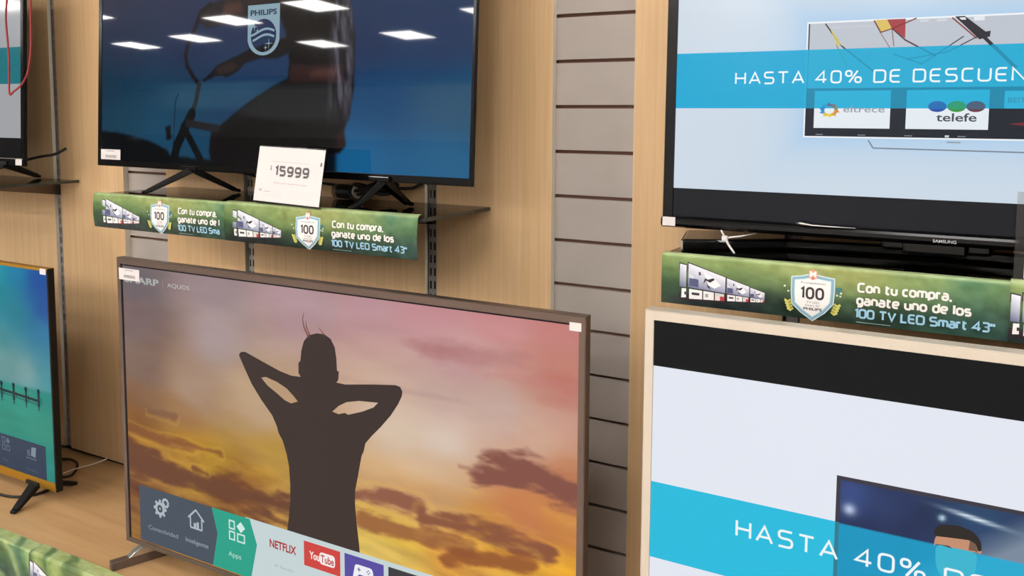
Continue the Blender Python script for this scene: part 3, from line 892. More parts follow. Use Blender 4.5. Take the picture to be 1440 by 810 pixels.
        for k2 in range(10):
            a = 2 * math.pi * k2 / 10
            a2 = a + 2 * math.pi / 10
            c = cols[k2]
            if fz + .0125 * math.sin((a + a2) / 2) > b0:
                c = mixc(c, .45)
            poly(q, put, [(fx + .0085 * math.cos(a), fz + .0065 * math.sin(a)), (fx + .0175 * math.cos((a + a2) / 2), fz + .0135 * math.sin((a + a2) / 2)), (fx + .014 * math.cos(a2), fz + .0105 * math.sin(a2)), (fx + .0085 * math.cos(a2), fz + .0065 * math.sin(a2))], c, 8)
            poly(q, put, [(fx + .0085 * math.cos(a), fz + .0065 * math.sin(a)), (fx + .014 * math.cos(a), fz + .0105 * math.sin(a)), (fx + .0145 * math.cos(a2), fz + .011 * math.sin(a2)), (fx + .0085 * math.cos(a2), fz + .0065 * math.sin(a2))], c, 7)
        text(q, put, 'eltrece', .2955, .1935, .0105, (150, 156, 166), 8, .065, .01)
        for x, c in ((.439, (36, 74, 160)), (.467, (58, 146, 60)), (.494, (104, 52, 66))):
            n_ = 24
            full = [(x + .0135 * math.cos(2 * math.pi * k2 / n_), .2030 + .0088 * math.sin(2 * math.pi * k2 / n_)) for k2 in range(n_)]
            poly(q, put, full, mixc(c, .35), 8)
            lowp = [p for p in full if p[1] <= b0 + .0005]
            if len(lowp) > 2:
                poly(q, put, lowp, c, 9)
        text(q, put, 'telefe', .467, .1795, .0125, (70, 72, 84), 8, .058, .015, 'C')
        text(q, put, 'BEITO', .538, .209, .008, mixc((60, 120, 160), .3), 8, .034)
        poly(q, put, [(.540, .176), (.585, .170), (.64, .174), (.64, .184), (.585, .181)], (120, 32, 44), 8)
        for x in (.252, .320, .392, .470):
            rect(q, put, x, x + .012, .1545, .1562, (120, 128, 140), 8)
        rect(q, put, .452, .458, .1535, .157, (200, 206, 214), 8)
        # bent wire stand of the pictured television
        ln([(.337, .147), (.345, .134), (.575, .132), (.585, .147)], .0022, (120, 132, 148))
        rect(q, put, .455, .475, .1445, .147, (150, 160, 172), 6)
    else:
        ix0, ix1, iz0, iz1 = .298, .298 + .50, .481 - .29, .481
        both(ix0, ix1, iz0, iz1, (62, 58, 68), 3, .5)
        # stadium picture
        W2, H2 = 150, 88
        X2, Z2 = grid(W2, H2, ix1 - ix0 - .012, iz1 - iz0 - .012)
        A = X2 + ix0 + .006; B = Z2 + iz0 + .006
        n1 = fbm(X2 * 16, Z2 * 16, 44)
        im = np.zeros((H2, W2, 3)) + np.array((34, 44, 78.))
        im = over(im, np.clip(n1 * 1.5 - .45, 0, 1) * .5, (60, 84, 140))
        im = over(im, np.clip((A - .40) / .1, 0, 1) * np.clip((.58 - A) / .1, 0, 1) * np.clip((B - .4) / .05, 0, 1) * .55, (50, 96, 126))
        im = over(im, np.clip(((A - .47) * .8 + (.45 - B)) / .05 - .6, 0, 1) * np.clip((B - .30) / .03, 0, 1) * .75, (150, 166, 178))
        im = over(im, np.exp(-((A - .318) ** 2 + (B - .432) ** 2) / .00008), (228, 236, 248))
        im = over(im, np.exp(-((A - .32) ** 2 + (B - .455) ** 2) / .0009) * .5, (74, 100, 170))
        im = over(im, np.exp(-((A - .444) ** 2 + (B - .448) ** 2) / .00002), (196, 226, 240))
        im = over(im, np.exp(-((A - .506 + (B - .45) * 3) / .022) ** 2 - ((B - .4545 + (A - .506) * .12) / .0032) ** 2), (226, 238, 246))
        band = (B > b0) & (B < b1)
        im[band] = im[band] * .22 + np.array((16, 172, 216)) * .80
        canvas(q, put, ix0 + .006, ix1 - .006, iz0 + .006, iz1 - .006, im, 4)
        # head and shoulders of a player seen over the band
        hx = .463
        skin, hair_ = (196, 142, 112), (46, 40, 36)
        head = [(hx - .027, .418), (hx - .028, .402), (hx - .026, b1), (hx + .029, b1), (hx + .0335, .407), (hx + .032, .424), (hx + .02, .436), (hx - .012, .437)]
        poly(q, put, fillet(head, .012, True), skin, 5)
        poly(q, put, fillet([(hx - .0275, .419), (hx - .029, .428), (hx - .020, .4385), (hx + .004, .442), (hx + .022, .4375), (hx + .032, .426), (hx + .0335, .412), (hx + .029, .410), (hx + .026, .420), (hx + .018, .424), (hx - .012, .421)], .005, True), hair_, 6)
        poly(q, put, [(hx + .018, .424), (hx + .026, .420), (hx + .029, .408), (hx + .025, b1 + .002), (hx + .017, .409)], (118, 90, 74), 6)
        poly(q, put, [(hx - .022, .4155 - .0075), (hx - .008, .4165 - .0075), (hx - .003, .4135 - .0075), (hx - .008, .4140 - .0075)], (84, 60, 50), 6)
        sk2 = mixc((190, 140, 120), .86)
        poly(q, put, fillet([(hx - .026, b1), (hx + .029, b1), (hx + .026, .368), (hx + .008, .352), (hx - .012, .355), (hx - .024, .372)], .01, True), sk2, 5)
        poly(q, put, [(hx - .075, b0), (hx - .06, .340), (hx - .02, .358), (hx + .02, .358), (hx + .075, .335), (hx + .10, b0)], mixc((20, 60, 130), .75), 6)
        poly(q, put, [(hx - .085, .05 + .15), (hx - .075, b0), (hx + .10, b0), (hx + .11, .05 + .15)], (30, 56, 120), 6)
        tx, tz, cap = .1465, .3475, .0292
    letters(q, put, 'HASTA 40% DE DESCUENTO', tx, tz, cap, (236, 244, 246), 10, cap * 22.6, .13, .22)

def paint_kite(q, put, aw, ah):
    slide(q, put, aw, ah, 1.0, .052, (204, 216, 228), (4, 166, 212), 'kite')

def paint_stadium(q, put, aw, ah):
    slide(q, put, aw, ah, 1.333, .0770, (226, 230, 240), (40, 186, 220), 'stadium')

def paint_far(q, put, aw, ah):
    lb = .058
    rect(q, put, 0, aw, 0, ah, (12, 12, 15), 0)
    rect(q, put, 0, aw, lb, ah - lb, (158, 160, 164), 1)
    rect(q, put, 0, aw, .221, .331, (32, 112, 122), 2)
    letters(q, put, 'HASTA 40% DE DESCUENTO', .121, .267, .0244, (190, 200, 204), 3, .552, .13, .22)

def paint_lagoon(q, put, aw, ah):
    W, H = 240, 136
    X, Z = grid(W, H, aw, ah)
    o = lambda x: aw + x + .037                   # measured from the right edge of the picture
    P = [(o(-.29), .59, 20, 150, 160), (o(-.26), .52, 12, 124, 140), (o(-.08), .58, 14, 70, 150), (o(-.05), .5, 24, 76, 150), (o(-.18), .59, 12, 120, 160), (o(-.2), .47, 24, 120, 140), (o(-.06), .42, 40, 116, 156), (o(-.26), .40, 56, 128, 138),
         (o(-.25), .33, 100, 146, 144), (o(-.15), .31, 122, 156, 156), (o(-.06), .3, 66, 140, 146), (o(-.06), .36, 60, 132, 152), (o(-.7), .5, 30, 150, 170), (o(-.7), .33, 120, 160, 160), (o(-1.0), .45, 24, 120, 150)]
    sky = field(X, Z, P, .05)
    sky += ((fbm(X * 6, Z * 9, 3) - .5) * 22)[..., None]
    S_ = [(o(-.28), .24, 34, 140, 126), (o(-.18), .2, 44, 146, 126), (o(-.07), .24, 36, 132, 122), (o(-.06), .05, 36, 132, 124), (o(-.25), .16, 42, 138, 120), (o(-.05), .15, 46, 138, 118), (o(-.7), .15, 40, 150, 134), (o(-.9), .05, 36, 130, 120), (o(-.2), .02, 36, 122, 112)]
    sea = field(X, Z, S_, .05)
    sea += ((fbm(X * 10, Z * 50, 9) - .5) * 14)[..., None]
    t = np.clip((Z - .255) / .012, 0, 1)[..., None]
    img = sea * (1 - t) + sky * t
    canvas(q, put, 0, aw, 0, ah, img)
    dk = (24, 46, 50)
    za, zb = .2375, .2285
    stroke(q, put, [(o(-.60), .242), (o(-.285), .2355), (o(-.094), .229)], .008, dk, 1)
    stroke(q, put, [(o(-.60), .232), (o(-.285), .226), (o(-.094), .2185)], .003, (40, 80, 80), 1)
    for k in range(9):
        x = o(-.098 - .060 * k)
        w_ = .011 if k % 2 == 0 else .009
        zt = .258 - (.003 if k % 2 else 0)
        stroke(q, put, [(x, zt), (x, .214)], w_, dk, 2)
        disc(q, put, x, zt, .0075, dk, 2, 8)
        stroke(q, put, [(x + .012, .240), (x + .012, .222)], .003, dk, 2)
        stroke(q, put, [(x, .214), (x, .202)], w_ * .8, (38, 92, 88), 2)
    # menu panel
    pc = (46, 60, 82)
    rect(q, put, o(-1.02), o(-.0745), .001, .1005, pc, 3)
    ic = (96, 112, 128)
    x, z = o(-.288), .052
    for a, c_, k, l in ((0, .017, .022, .040), (0, .017, 0, .018), (.022, .039, 0, .018)):
        x0, x1, z0, z1 = x + a, x + c_, z + k, z + l
        poly(q, put, [(x0, z0), (x1, z0), (x1, z1), (x0, z1)], ic, 4, [[(x0 + .003, z0 + .003), (x1 - .003, z0 + .003), (x1 - .003, z1 - .003), (x0 + .003, z1 - .003)]])
    poly(q, put, [(x + .020, z + .031), (x + .0305, z + .021), (x + .041, z + .031), (x + .0305, z + .041)], ic, 4)
    x = o(-.170)
    rect(q, put, x, x + .050, .050, .053, ic, 4)
    rect(q, put, x + .006, x + .020, .058, .076, (84, 98, 114), 4)
    poly(q, put, [(x + .024, .060), (x + .046, .058), (x + .050, .088), (x + .028, .086)], (124, 136, 148), 4)
    text(q, put, 'Canales', o(-.172), .014, .008, (84, 98, 114), 4, .052)
    text(q, put, 'Apps', o(-.290), .020, .008, (78, 92, 108), 4, .030)

# ---------- feet
def v_foot(e, ax_, ay, az, front, rear, m_, wd=.02, th=.012):
    """inverted V foot: two flat arms from under the set to the shelf"""
    q = MB()
    for (x, y) in (front, rear):
        a = Vector((ax_, ay, az)); bb = Vector((x, y, th * .75))
        q.bar(a, bb, wd * 1.3, th * 1.5, wd * .8, th, 0)
        d = (bb - a).normalized()
        q.bar(bb - d * .012 + Vector((0, 0, -th * .2)), bb + Vector((d.x, d.y, 0)).normalized() * .014 + Vector((0, 0, -th * .3)), wd * .8, th * .9, wd * .7, th * .7)
    q.bar((ax_ - .03, ay, az + .004), (ax_ + .03, ay, az + .004), .03, .012, .03, .012)
    return q.build('foot', m_, e, bevel=.002)

def lead(P, psi):
    return P

def placed(Ox, Oy, Oz, psi, ow, zsup):
    p = math.radians(psi)
    return (Ox + math.cos(p) * ow / 2, Oy + math.sin(p) * ow / 2, zsup)

def to_local(e_loc, psi, pt):
    p = math.radians(psi)
    dx, dy = pt[0] - e_loc[0], pt[1] - e_loc[1]
    return (dx * math.cos(p) + dy * math.sin(p), -dx * math.sin(p) + dy * math.cos(p))

# A: large set with the sunset
OW, OH = 1.2456, .7139
loc = placed(-1.8675 - .0142, -.4131, 0, .28, OW, DECK)
tvA, XA = make_tv('large bronze-framed television on the platform, showing a silhouetted figure at sunset', OW, OH, 1.2176, .6849, .0142, .0135, loc, .28, 0,
                  Z0 - 1.2664 - .0135 - DECK, .020, M['bronze'], paint_sunset, .42, .15)
sticker(tvA, XA, .0095, .0835, OH - .0525, OH - .0245, 1)
sticker(tvA, XA, 1.2145, 1.2375, OH - .0275, OH - .0125, 2, code=False)
for s_ in (-1, 1):
    fx0, fy0 = to_local(loc, .28, (-1.890, -.452))
    bx0, by0 = to_local(loc, .28, (-1.795, -.20))
    if s_ > 0:
        fx0, bx0 = -fx0, -bx0
    q = MB()
    q.bar((fx0, fy0, .011), (bx0, by0, .011), .022, .022, .022, .022)
    A_, B_ = Vector((fx0, fy0, 0)), Vector((bx0, by0, 0))
    d_ = (B_ - A_).normalized(); n_ = Vector((-d_.y, d_.x, 0)) * .0105
    prof = [(.040, .0215), (.056, .0330), (.075, .0430), (.095, .0640), (.150, .0650), (.180, .0215)]
    v = [tuple(A_ + d_ * t + n_ * s2 + Vector((0, 0, z_))) for s2 in (-1, 1) for t, z_ in prof]
    N_ = len(prof)
    q.add(v, [tuple(range(N_)), tuple(range(2 * N_ - 1, N_ - 1, -1))] + [(k, k + N_, (k + 1) % N_ + N_, (k + 1) % N_) for k in range(N_)], 1)
    q.build('foot', [M['greymetal'], M['silver']], tvA, bevel=.0015)

# B: cyclist on blue, leaning back on the middle shelf
OW, OH = 1.303, .747
locB = placed(-2.2861, -.1668, 0, -2.5, OW, ZS)
tvB, XB = make_tv('black television on the middle glass shelf showing a dark cyclist on blue', OW, OH, 1.276, .718, .0175, .017, locB, -2.5, 2.7,
                  .0645, .008, M['black_gloss'], paint_cyclist, .025, .36)
sticker(tvB, XB, .0180, .108, .0185, .0470, 3)
for ap, fr, re_ in (((-1.885, -.173), (-1.985, -.236), (-1.835, -.075)), ((-1.2325, -.205), (-1.268, -.258), (-1.222, -.125))):
    v_foot(tvB, *to_local(locB, -2.5, ap), .0665, to_local(locB, -2.5, fr), to_local(locB, -2.5, re_), M['black_gloss'])

# C: white slide with the kite picture
OW, OH = .926, .540
locC = placed(-.5765, -.2, 0, 0, OW, ZSR)
tvC, XC = make_tv('black television on the right glass shelf showing a pale slide with channel tiles', OW, OH, .886, .498, .020, .020, locC, 0, 1.0,
                  .0395, .028, M['black_gloss'], paint_kite, .16, .28, recess=.003)
sticker(tvC, XC, .0055, .0302, .0020, .0185, 4, y=-.0135, code=False)
q = MB()                                         # rounded lower lip with its bright moulding line
n = 7
pr = [(-.0005, .0198), (-.006, .0188), (-.0105, .0165), (-.0125, .0125), (-.0125, .0060), (-.0095, .0012), (-.004, -.0012), (.02, -.0012)]
v = [(x, y, z) for x in (0.002, OW - .002) for y, z in pr]
N = len(pr)
q.add(v, [(i, i + 1, i + 1 + N, i + N) for i in range(N - 1)] + [tuple(range(N - 1, -1, -1)), tuple(range(N, 2 * N))])
q.build('lower_lip', M['black_gloss'], tvC, XC)
q = MB()
put = lambda x, z, l: (x, -.0127 - .0002 * l, z)
text(q, put, 'SAMSUNG', .463, .0045, .0048, (190, 190, 192), 1, .034, .01, 'L')
tag(q.build('maker_lettering', M['printed_paper'], tvC, XC), 'small silver lettering')
q = MB(); rect(q, lambda x, z, l: (x, -.0127, z), .541, .549, .0140, .0155, (150, 150, 152), 0)
q.build('indicator_mark', M['printed_paper'], tvC, XC)
q = MB()                                         # silver strip modelled for the reflected highlight along the lip
q.tube([(.248, -.0120, .0212), (.256, -.0150, .0216), (.275, -.0150, .0195), (.31, -.0145, .0192), (.345, -.0135, .0192)], [.0022, .0030, .0016, .0013, .0009], 6)
tag(q.build('lip_highlight', M['silver'], tvC, XC, smooth=True), 'silver strip standing in for the lip highlight')
bx = lambda x, y: (x - locC[0], y - locC[1])
base = [bx(-.526, -.235), bx(-.47, -.205), bx(-.36, -.125), bx(-.11, -.100), bx(.14, -.125), bx(.24, -.205), bx(.30, -.235), bx(.335, -.10), bx(.20, -.045), bx(-.42, -.045), bx(-.562, -.095)]
q = MB(); q.prism_z(base, .001, .021); q.build('stand_base', M['black_gloss'], tvC, bevel=.005)
q = MB()
a, c = bx(-.526, -.235), bx(-.562, -.095)
q.add([(a[0] - .001, a[1], .003), (c[0] - .001, c[1], .003), (c[0] - .001, c[1], .019), (a[0] - .001, a[1], .019),
       (a[0] + .003, a[1] - .0012, .003), (a[0] + .003, a[1] - .0012, .019)], [(0, 1, 2, 3), (0, 3, 5, 4)])
q.build('base_end_trim', M['silver'], tvC)
q = MB(); q.box(-.085, .085, .045, .075, .018, .20); q.box(-.05, .05, .03, .08, .015, .05); q.build('stand_neck', M['black_gloss'], tvC, bevel=.006)

# D: champagne frame
OW, OH = 1.2506, .718
locD = placed(-.5315, -.4, 0, 0, OW, DECK)
tvD, XD = make_tv('pale champagne-framed television standing low at right, white slide under a black top bar', OW, OH, 1.2176, .685, .017, .016, locD, 0, 0,
                  .082, .030, M['champagne'], paint_stadium, .38, .12)
for s_ in (-1, 1):
    v_foot(tvD, s_ * .42, .018, .084, (s_ * .47, -.06), (s_ * .47, .13), M['silver'])

# E: far left, on the left shelf
OW, OH = .99, .59
locE = placed(-2.5699 - .017 - OW, -.2, 0, 0, OW, ZS)
tvE, XE = make_tv('black television on the left glass shelf, cut off at the top left corner', OW, OH, .960, .540, OW - .015 - .960, .026, locE, 0, 2.4,
                  .053, .012, M['black_gloss'], paint_far, .07, .5)
sticker(tvE, XE, OW - .040, OW - .008, .002, .0215, 5, code=False)
q = MB(); q.box(.004, OW - .004, -.0012, .0, .0205, .0230); q.build('trim_line', M['silver'], tvE, XE)
for dx in (0, -.66):
    a = to_local(locE, 0, (-2.70 + dx, -.190)); f = to_local(locE, 0, (-2.80 + dx, -.262)); r = to_local(locE, 0, (-2.770 + dx, -.045))
    v_foot(tvE, a[0], a[1], .055, f, r, M['black'])

# F: gold trimmed set low at left
OW, OH = 1.100, .643
locF = placed(-2.289 - .031 - OW, -.31, 0, 0, OW, DECK)
tvF, XF = make_tv('gold-trimmed television low at left showing a turquoise sea with a pier', OW, OH, 1.085, .608, OW - .006 - 1.085, .026, locF, 0, 0,
                  .048, .020, [M['gold'], M['black']], paint_lagoon, .30, .12)
sticker(tvF, XF, OW - .034, OW - .006, OH - .0175, OH - .0005, 6, code=False)
for dx in (0, -.80):
    a = to_local(locF, 0, (-2.430 + dx, -.300)); f = to_local(locF, 0, (-2.400 + dx, -.382)); r = to_local(locF, 0, (-2.430 + dx, -.19))
    v_foot(tvF, a[0], a[1], .050, f, r, M['black'], .024, .012)

# ------------------------------------------------------------------ printed football banners on the shelf edges
def bender(x0, yf, ztop, r=.006, bulge=0.0, h=.085, wavy=0.0):
    """maps (across, drop measured downwards as -z, layer) to the bent card"""
    def put(s, z, l):
        t = -z - (r - .003)
        off = .0004 * l + .0002
        wv = wavy * math.sin(s * 17) + wavy * .6 * math.sin(s * 41 + 1)
        if t >= 0:
            y = yf - off - bulge * math.sin(min(1, t / h) * math.pi)
            return (x0 + s, y + wv * min(1, t / .03), ztop - r - t)
        a = -t / r
        if a <= math.pi / 2:
            return (x0 + s, yf + r - (r + off) * math.cos(a), ztop - r + (r + off) * math.sin(a))
        return (x0 + s, yf + r + (a - math.pi / 2) * r, ztop + off)
    return put

def promo_card(q, put, s0, s1, hgt, seed, c0, base_layer=0, flap=-.024, sx=1.0, lift=0.0):
    leafy = hgt > .1
    """one printed card from s0 to s1; its artwork starts at c0"""
    W, H = max(20, int((s1 - s0) / .004)), 44
    X, T = np.meshgrid(np.linspace(s0 - c0, s1 - c0, W), np.linspace(flap, hgt, H))
    n = fbm(X * 9, T * 14, seed, 4); n2 = fbm(X * 60, T * 80, seed + 3, 3); n3 = fbm(X * 14 + 3, T * 9, seed + 5, 3)
    u = np.clip(T / hgt, 0, 1)
    img = np.zeros((H, W, 3)) + np.array((138, 166, 84.))
    img = over(img, np.clip(u * 1.7 - .25 + (n - .5) * .9, 0, 1), (66, 104, 54))
    img = over(img, np.clip(u * 2.4 - 1.05 + (n3 - .5) * .9, 0, 1), (26, 50, 36))
    img = over(img, np.clip((.10 - X) / .1, 0, 1) * np.clip(u * 2, 0, 1) * .55, (48, 92, 46))
    img = over(img, np.exp(-((X - .30) / .10) ** 2) * np.clip(1.0 - u * 1.6, 0, 1) * .75, (186, 186, 98))
    img = over(img, np.clip((X - .36) / .12, 0, 1) * np.clip(.25 + (n3 - .4) * 1.2, 0, .85), (62, 128, 98))
    img = over(img, np.clip((X - .42) / .1, 0, 1) * np.clip(u * 1.5 - .3, 0, 1) * .7, (34, 70, 62))
    img = over(img, np.clip(X / .03, 0, 1) * np.clip((.185 - X) / .01, 0, 1) * np.clip((u - .78) / .06, 0, 1) * .85, (26, 38, 40))
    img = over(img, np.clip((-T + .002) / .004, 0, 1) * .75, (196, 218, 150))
    if leafy:                                        # broad blades of grass
        bl = np.sin(X * 34 + 9 * np.sin(X * 8) - T * 40 + 5 * n)
        img = over(img, np.clip(bl * 1.4 - .3, 0, 1) * .6, (188, 206, 120))
        img = over(img, np.clip(-bl * 1.4 - .4, 0, 1) * .55, (52, 92, 44))
    img += ((n2 - .5) * 44)[..., None] + ((n - .5) * 46)[..., None]
    grey = img.mean(axis=2, keepdims=True)
    img = (img * .84 + grey * .16) * .90
    L = lin_np(img).reshape(-1, 3)
    v = [put(s0 + (s1 - s0) * i / (W - 1), -(flap + (hgt - flap) * j / (H - 1)), base_layer) for j in range(H) for i in range(W)]
    f = [(j * W + i, (j + 1) * W + i, (j + 1) * W + i + 1, j * W + i + 1) for j in range(H - 1) for i in range(W - 1)]
    q.add(v, f, 0, [tuple(c) for c in L.tolist()])
    l0 = base_layer
    clip = s1
    P = lambda x, z, l: put(min(c0 + x * sx, clip), z + lift, l0 + l)
    # row of televisions shrinking to the right
    def quad(x0, x1, zt0, zt1, zb0, zb1):
        def g(a, bb):
            x = x0 + (x1 - x0) * a
            zt, zb = zt0 + (zt1 - zt0) * a, zb0 + (zb1 - zb0) * a
            return (x, zb + (zt - zb) * bb)
        return g
    def minitv(g, part=1.0):
        Q = lambda a0, a1, b0_, b1_: [g(a0, b0_), g(a1, b0_), g(a1, b1_), g(a0, b1_)]
        poly(q, P, Q(0, 1, 0, 1), (48, 34, 40), 1)
        top = Q(.03, .985, .36, .975)
        vv = [P(x, z, 2) for x, z in top]
        q.add(vv, [(0, 1, 2, 3)], 0, [lin((112, 116, 150)), lin((150, 154, 184)), lin((232, 232, 240)), lin((226, 228, 238))])
        poly(q, P, Q(.06, .3, .40, .62), (80, 84, 122), 3)
        poly(q, P, [g(.02 + .02, .72), g(.16, .70), g(.2, .62), g(.05, .60)], (206, 208, 222), 3)
        poly(q, P, [g(.42, .90), g(.70, .80), g(.88, .62), g(.72, .46), g(.56, .52), g(.5, .7)], (240, 238, 240), 3)
        poly(q, P, [g(.44, .60), g(.50, .66), g(.60, .62), g(.72, .76), g(.68, .80), g(.55, .70), g(.47, .72), g(.42, .52)], (34, 30, 38), 4)
        poly(q, P, [g(.50, .55), g(.58, .50), g(.62, .42), g(.55, .46)], (40, 34, 42), 4)
        poly(q, P, [g(.30, .84), g(.35, .86), g(.36, .76), g(.31, .75)], (70, 66, 74), 4)
        for a0, a1, c in ((.06, .40, (244, 240, 238)), (.43, .70, (244, 240, 238)), (.73, .86, (238, 216, 214)), (.87, .97, (196, 60, 66))):
            poly(q, P, Q(a0, a1, .06, .32), c, 2)
        poly(q, P, Q(.13, .33, .17, .24), (64, 60, 60), 3)
        poly(q, P, Q(.48, .56, .14, .25), (170, 168, 166), 3)
        poly(q, P, Q(.75, .96, .22, .32), (206, 214, 206), 3)
    g = quad(.0325, .0465, -.0115, -.0140, -.0785, -.0780)
    poly(q, P, [g(0, 0), g(1, 0), g(1, 1), g(0, 1)], (44, 32, 38), 1)
    q.add([P(*g(.1, .36), 2), P(*g(.95, .36), 2), P(*g(.95, .97), 2), P(*g(.1, .97), 2)], [(0, 1, 2, 3)], 0, [lin((92, 96, 134)), lin((120, 124, 156)), lin((230, 232, 240)), lin((214, 218, 230))])
    poly(q, P, [g(.35, .07), g(.97, .08), g(.97, .33), g(.4, .32)], (244, 240, 238), 2)
    poly(q, P, [g(.75, .16), g(.97, .16), g(.97, .24), g(.75, .24)], (60, 56, 60), 3)
    minitv(quad(.0475, .1165, -.0095, -.0300, -.0790, -.0745))
    minitv(quad(.1170, .1572, -.0305, -.0425, -.0742, -.0708))
    minitv(quad(.1576, .1830, -.0432, -.0505, -.0706, -.0682))
    if c0 + .30 * sx > clip + .2:
        return
    # shield badge
    outer = [(.2265, -.0185), (.242, -.0160), (.2585, -.0115), (.2765, -.0145), (.2935, -.0165), (.2938, -.040), (.2925, -.0580), (.280, -.0735), (.2610, -.0885), (.242, -.0760), (.2278, -.0630), (.2262, -.042)]
    cx_, cz_ = .2602, -.047
    sc = lambda k: [(cx_ + (x - cx_) * k, cz_ + (z - cz_) * k) for x, z in outer]
    poly(q, P, sc(1.03), (214, 228, 232), 2)
    poly(q, P, sc(.985), (138, 176, 192), 3)
    poly(q, P, sc(.86), (206, 222, 226), 4)
    poly(q, P, sc(.82), (242, 238, 234), 5)
    text(q, P, 'Acompa\u00f1amos', cx_ + .0005, -.0275, .0034, (104, 96, 96), 6, .040, 0, 'C')
    letters(q, P, '100', cx_ - .0005, -.0535, .0210, (58, 50, 50), 6, .0375, .20, .12, 'C', .34)
    text(q, P, 'TV LED', cx_ + .001, -.0598, .0036, (130, 122, 122), 6, .020, 0, 'C')
    text(q, P, 'Smart 43"', cx_ + .001, -.0648, .0033, (140, 132, 132), 6, .024, 0, 'C')
    text(q, P, 'PHILIPS', cx_ + .001, -.0712, .0042, (92, 84, 86), 6, .029, .03, 'C')
    poly(q, P, [(.2535, -.0065), (.2600, -.0035), (.2668, -.0065), (.2668, -.0170), (.2600, -.0215), (.2535, -.0165)], (226, 150, 128), 6)
    text(q, P, 'M', cx_, -.0155, .0085, (250, 238, 230), 7, .0105, .05, 'C')
    poly(q, P, [(.2585, -.0165), (.2618, -.0165), (.2602, -.0205)], (206, 96, 76), 7)
    for s_ in (-1, 1):                                     # laurel sprigs and sparkles
        bx_, bz_ = cx_ + s_ * .0365, -.0705
        for k in range(4):
            x, z = bx_ + s_ * (.0015 * k - .002), bz_ + .0045 * k - .006
            poly(q, P, [(x, z), (x + s_ * .006, z + .0035), (x + s_ * .0045, z + .0075), (x - s_ * .0005, z + .004)], (208, 204, 108), 6)
            poly(q, P, [(x, z), (x - s_ * .0055, z + .0045), (x - s_ * .0035, z + .0075), (x + s_ * .0005, z + .004)], (194, 190, 96), 6)
        for dx, dz, r in ((.0445, -.0345 + (.0 if s_ < 0 else -.004), .0017), (.0385, -.0425, .0016), (.0435, -.0435, .0015)):
            if s_ < 0 and dz == -.0435:
                continue
            disc(q, P, cx_ + s_ * dx, dz, r, (214, 228, 216), 6, 8)
    poly(q, P, [(.296, -.030), (.306, -.030), (.301, -.040), (.297, -.038)], (60, 116, 122), 5)
    if c0 + .545 * sx <= clip + .02:
        t1, t2, t3 = 'Con tu compra,', 'ganate uno de los', '100 TV LED Smart 43"'
        w1, w2, w3 = .136, .164, .198
    else:
        t1, t2, t3 = 'Con tu compra,', 'ganate uno de l', '100 TV LED Sma'
        w1, w2, w3 = .136, .147, .147
    wt = (236, 232, 226)
    letters(q, P, t1, .329, -.0342, .0165, wt, 6, w1, .22, .02)
    letters(q, P, t2, .328, -.0548, .0165, wt, 6, w2, .22, .02)
    letters(q, P, t3, .326, -.0760, .0160, (158, 204, 226), 6, w3, .21, .02)
    rect(q, P, .329, .380, -.0826, -.0818, (170, 196, 190), 6)

def banner(name_label, x0, yf, ztop, cards, hgt, bulge=0.0, flap=-.016, wavy=0.0, lift=0.0):
    e = empty('promotional_banner', (x0, yf, ztop))
    tag(e, name_label, 'banner', 'green football promotion banners')
    put = bender(0.0, 0.0, 0.0, .006, bulge, hgt, wavy)
    for s0, s1, c0, seed, layer, stretch in cards:
        q = MB()
        promo_card(q, put, s0, s1, hgt, seed, c0, layer, flap, stretch, lift)
        q.build('printed_card', M['print'], e)
    return e

banner('green football banner with two repeated cards along the middle glass shelf', -2.130, -.2915, ZS + .003, [(0, .500, .004, 5, 0, 1.0), (.494, 1.058, .489, 23, 8, 1.04)], .0875, .004)
banner('green football banner along the right glass shelf, beneath the black television with the cyan band', -.542, -.2915, ZSR + .003, [(0, .541, .0, 5, 0, 1.0), (.541, 1.07, .509, 5, 8, 1.0)], .0865, .001)
banner('green football banner draped over the platform edge in the bottom left corner', -2.745, -.500, DECK + .003, [(0, .600, -.11, 9, 0, 1.0), (.600, 1.16, .572, 14, 8, 1.0)], .125, .0, flap=-.040, wavy=.006, lift=-.004)

# ------------------------------------------------------------------ price signs
def price_sign(loc, psi, tilt, roll, w_, h_, label, figures, inset=.0):
    e = empty('price_sign', loc, math.radians(psi))
    tag(e, label, 'price sign', 'white price signs on the shelves')
    R = Matrix.Rotation(-math.radians(tilt), 4, 'X') @ Matrix.Rotation(math.radians(roll), 4, 'Y')
    q = MB()
    q.box(0, w_, .0008, .0018, 0, h_)
    q.box(0, w_, .0018, .055, 0, .002)
    q.build('acrylic_holder', M['acrylic'], e, R)
    q = MB()
    put = lambda x, z, l: (x, .0004 - .00025 * l, z)
    rect(q, put, inset, w_ - .001, .004, h_ - .003, (222, 214, 212), 0)
    if figures:
        g = (96, 90, 92)
        letters(q, put, '15999', .058, .0645, .0245, g, 1, .108, .22, .12)
        text(q, put, '$', .043, .078, .010, (130, 122, 124), 1, .005, .02)
        text(q, put, 'PRECIO CONTADO EN UN PAGO', .050, .0965, .0024, (170, 162, 162), 1, .114)
        text(q, put, 'Precio por unidad en pesos', .060, .0475, .0036, (150, 142, 142), 1, .104)
        rect(q, put, .1965, .2015, .094, .1025, (112, 106, 110), 1)
        text(q, put, 'TV', .014, .027, .005, (130, 122, 124), 1, .010, .03)
        text(q, put, 'CFT 0,00%', .030, .026, .003, (160, 152, 152), 1, .020)
        for z in (.019, .0235, .030):
            rect(q, put, .030, .090, z - .0022, z - .0017, (190, 182, 182), 1)
        for z in (.017, .022, .027, .032):
            rect(q, put, .108, .188, z, z + .0006, (204, 196, 196), 1)
    q.build('price_paper', M['printed_paper'], e, R)
    return e
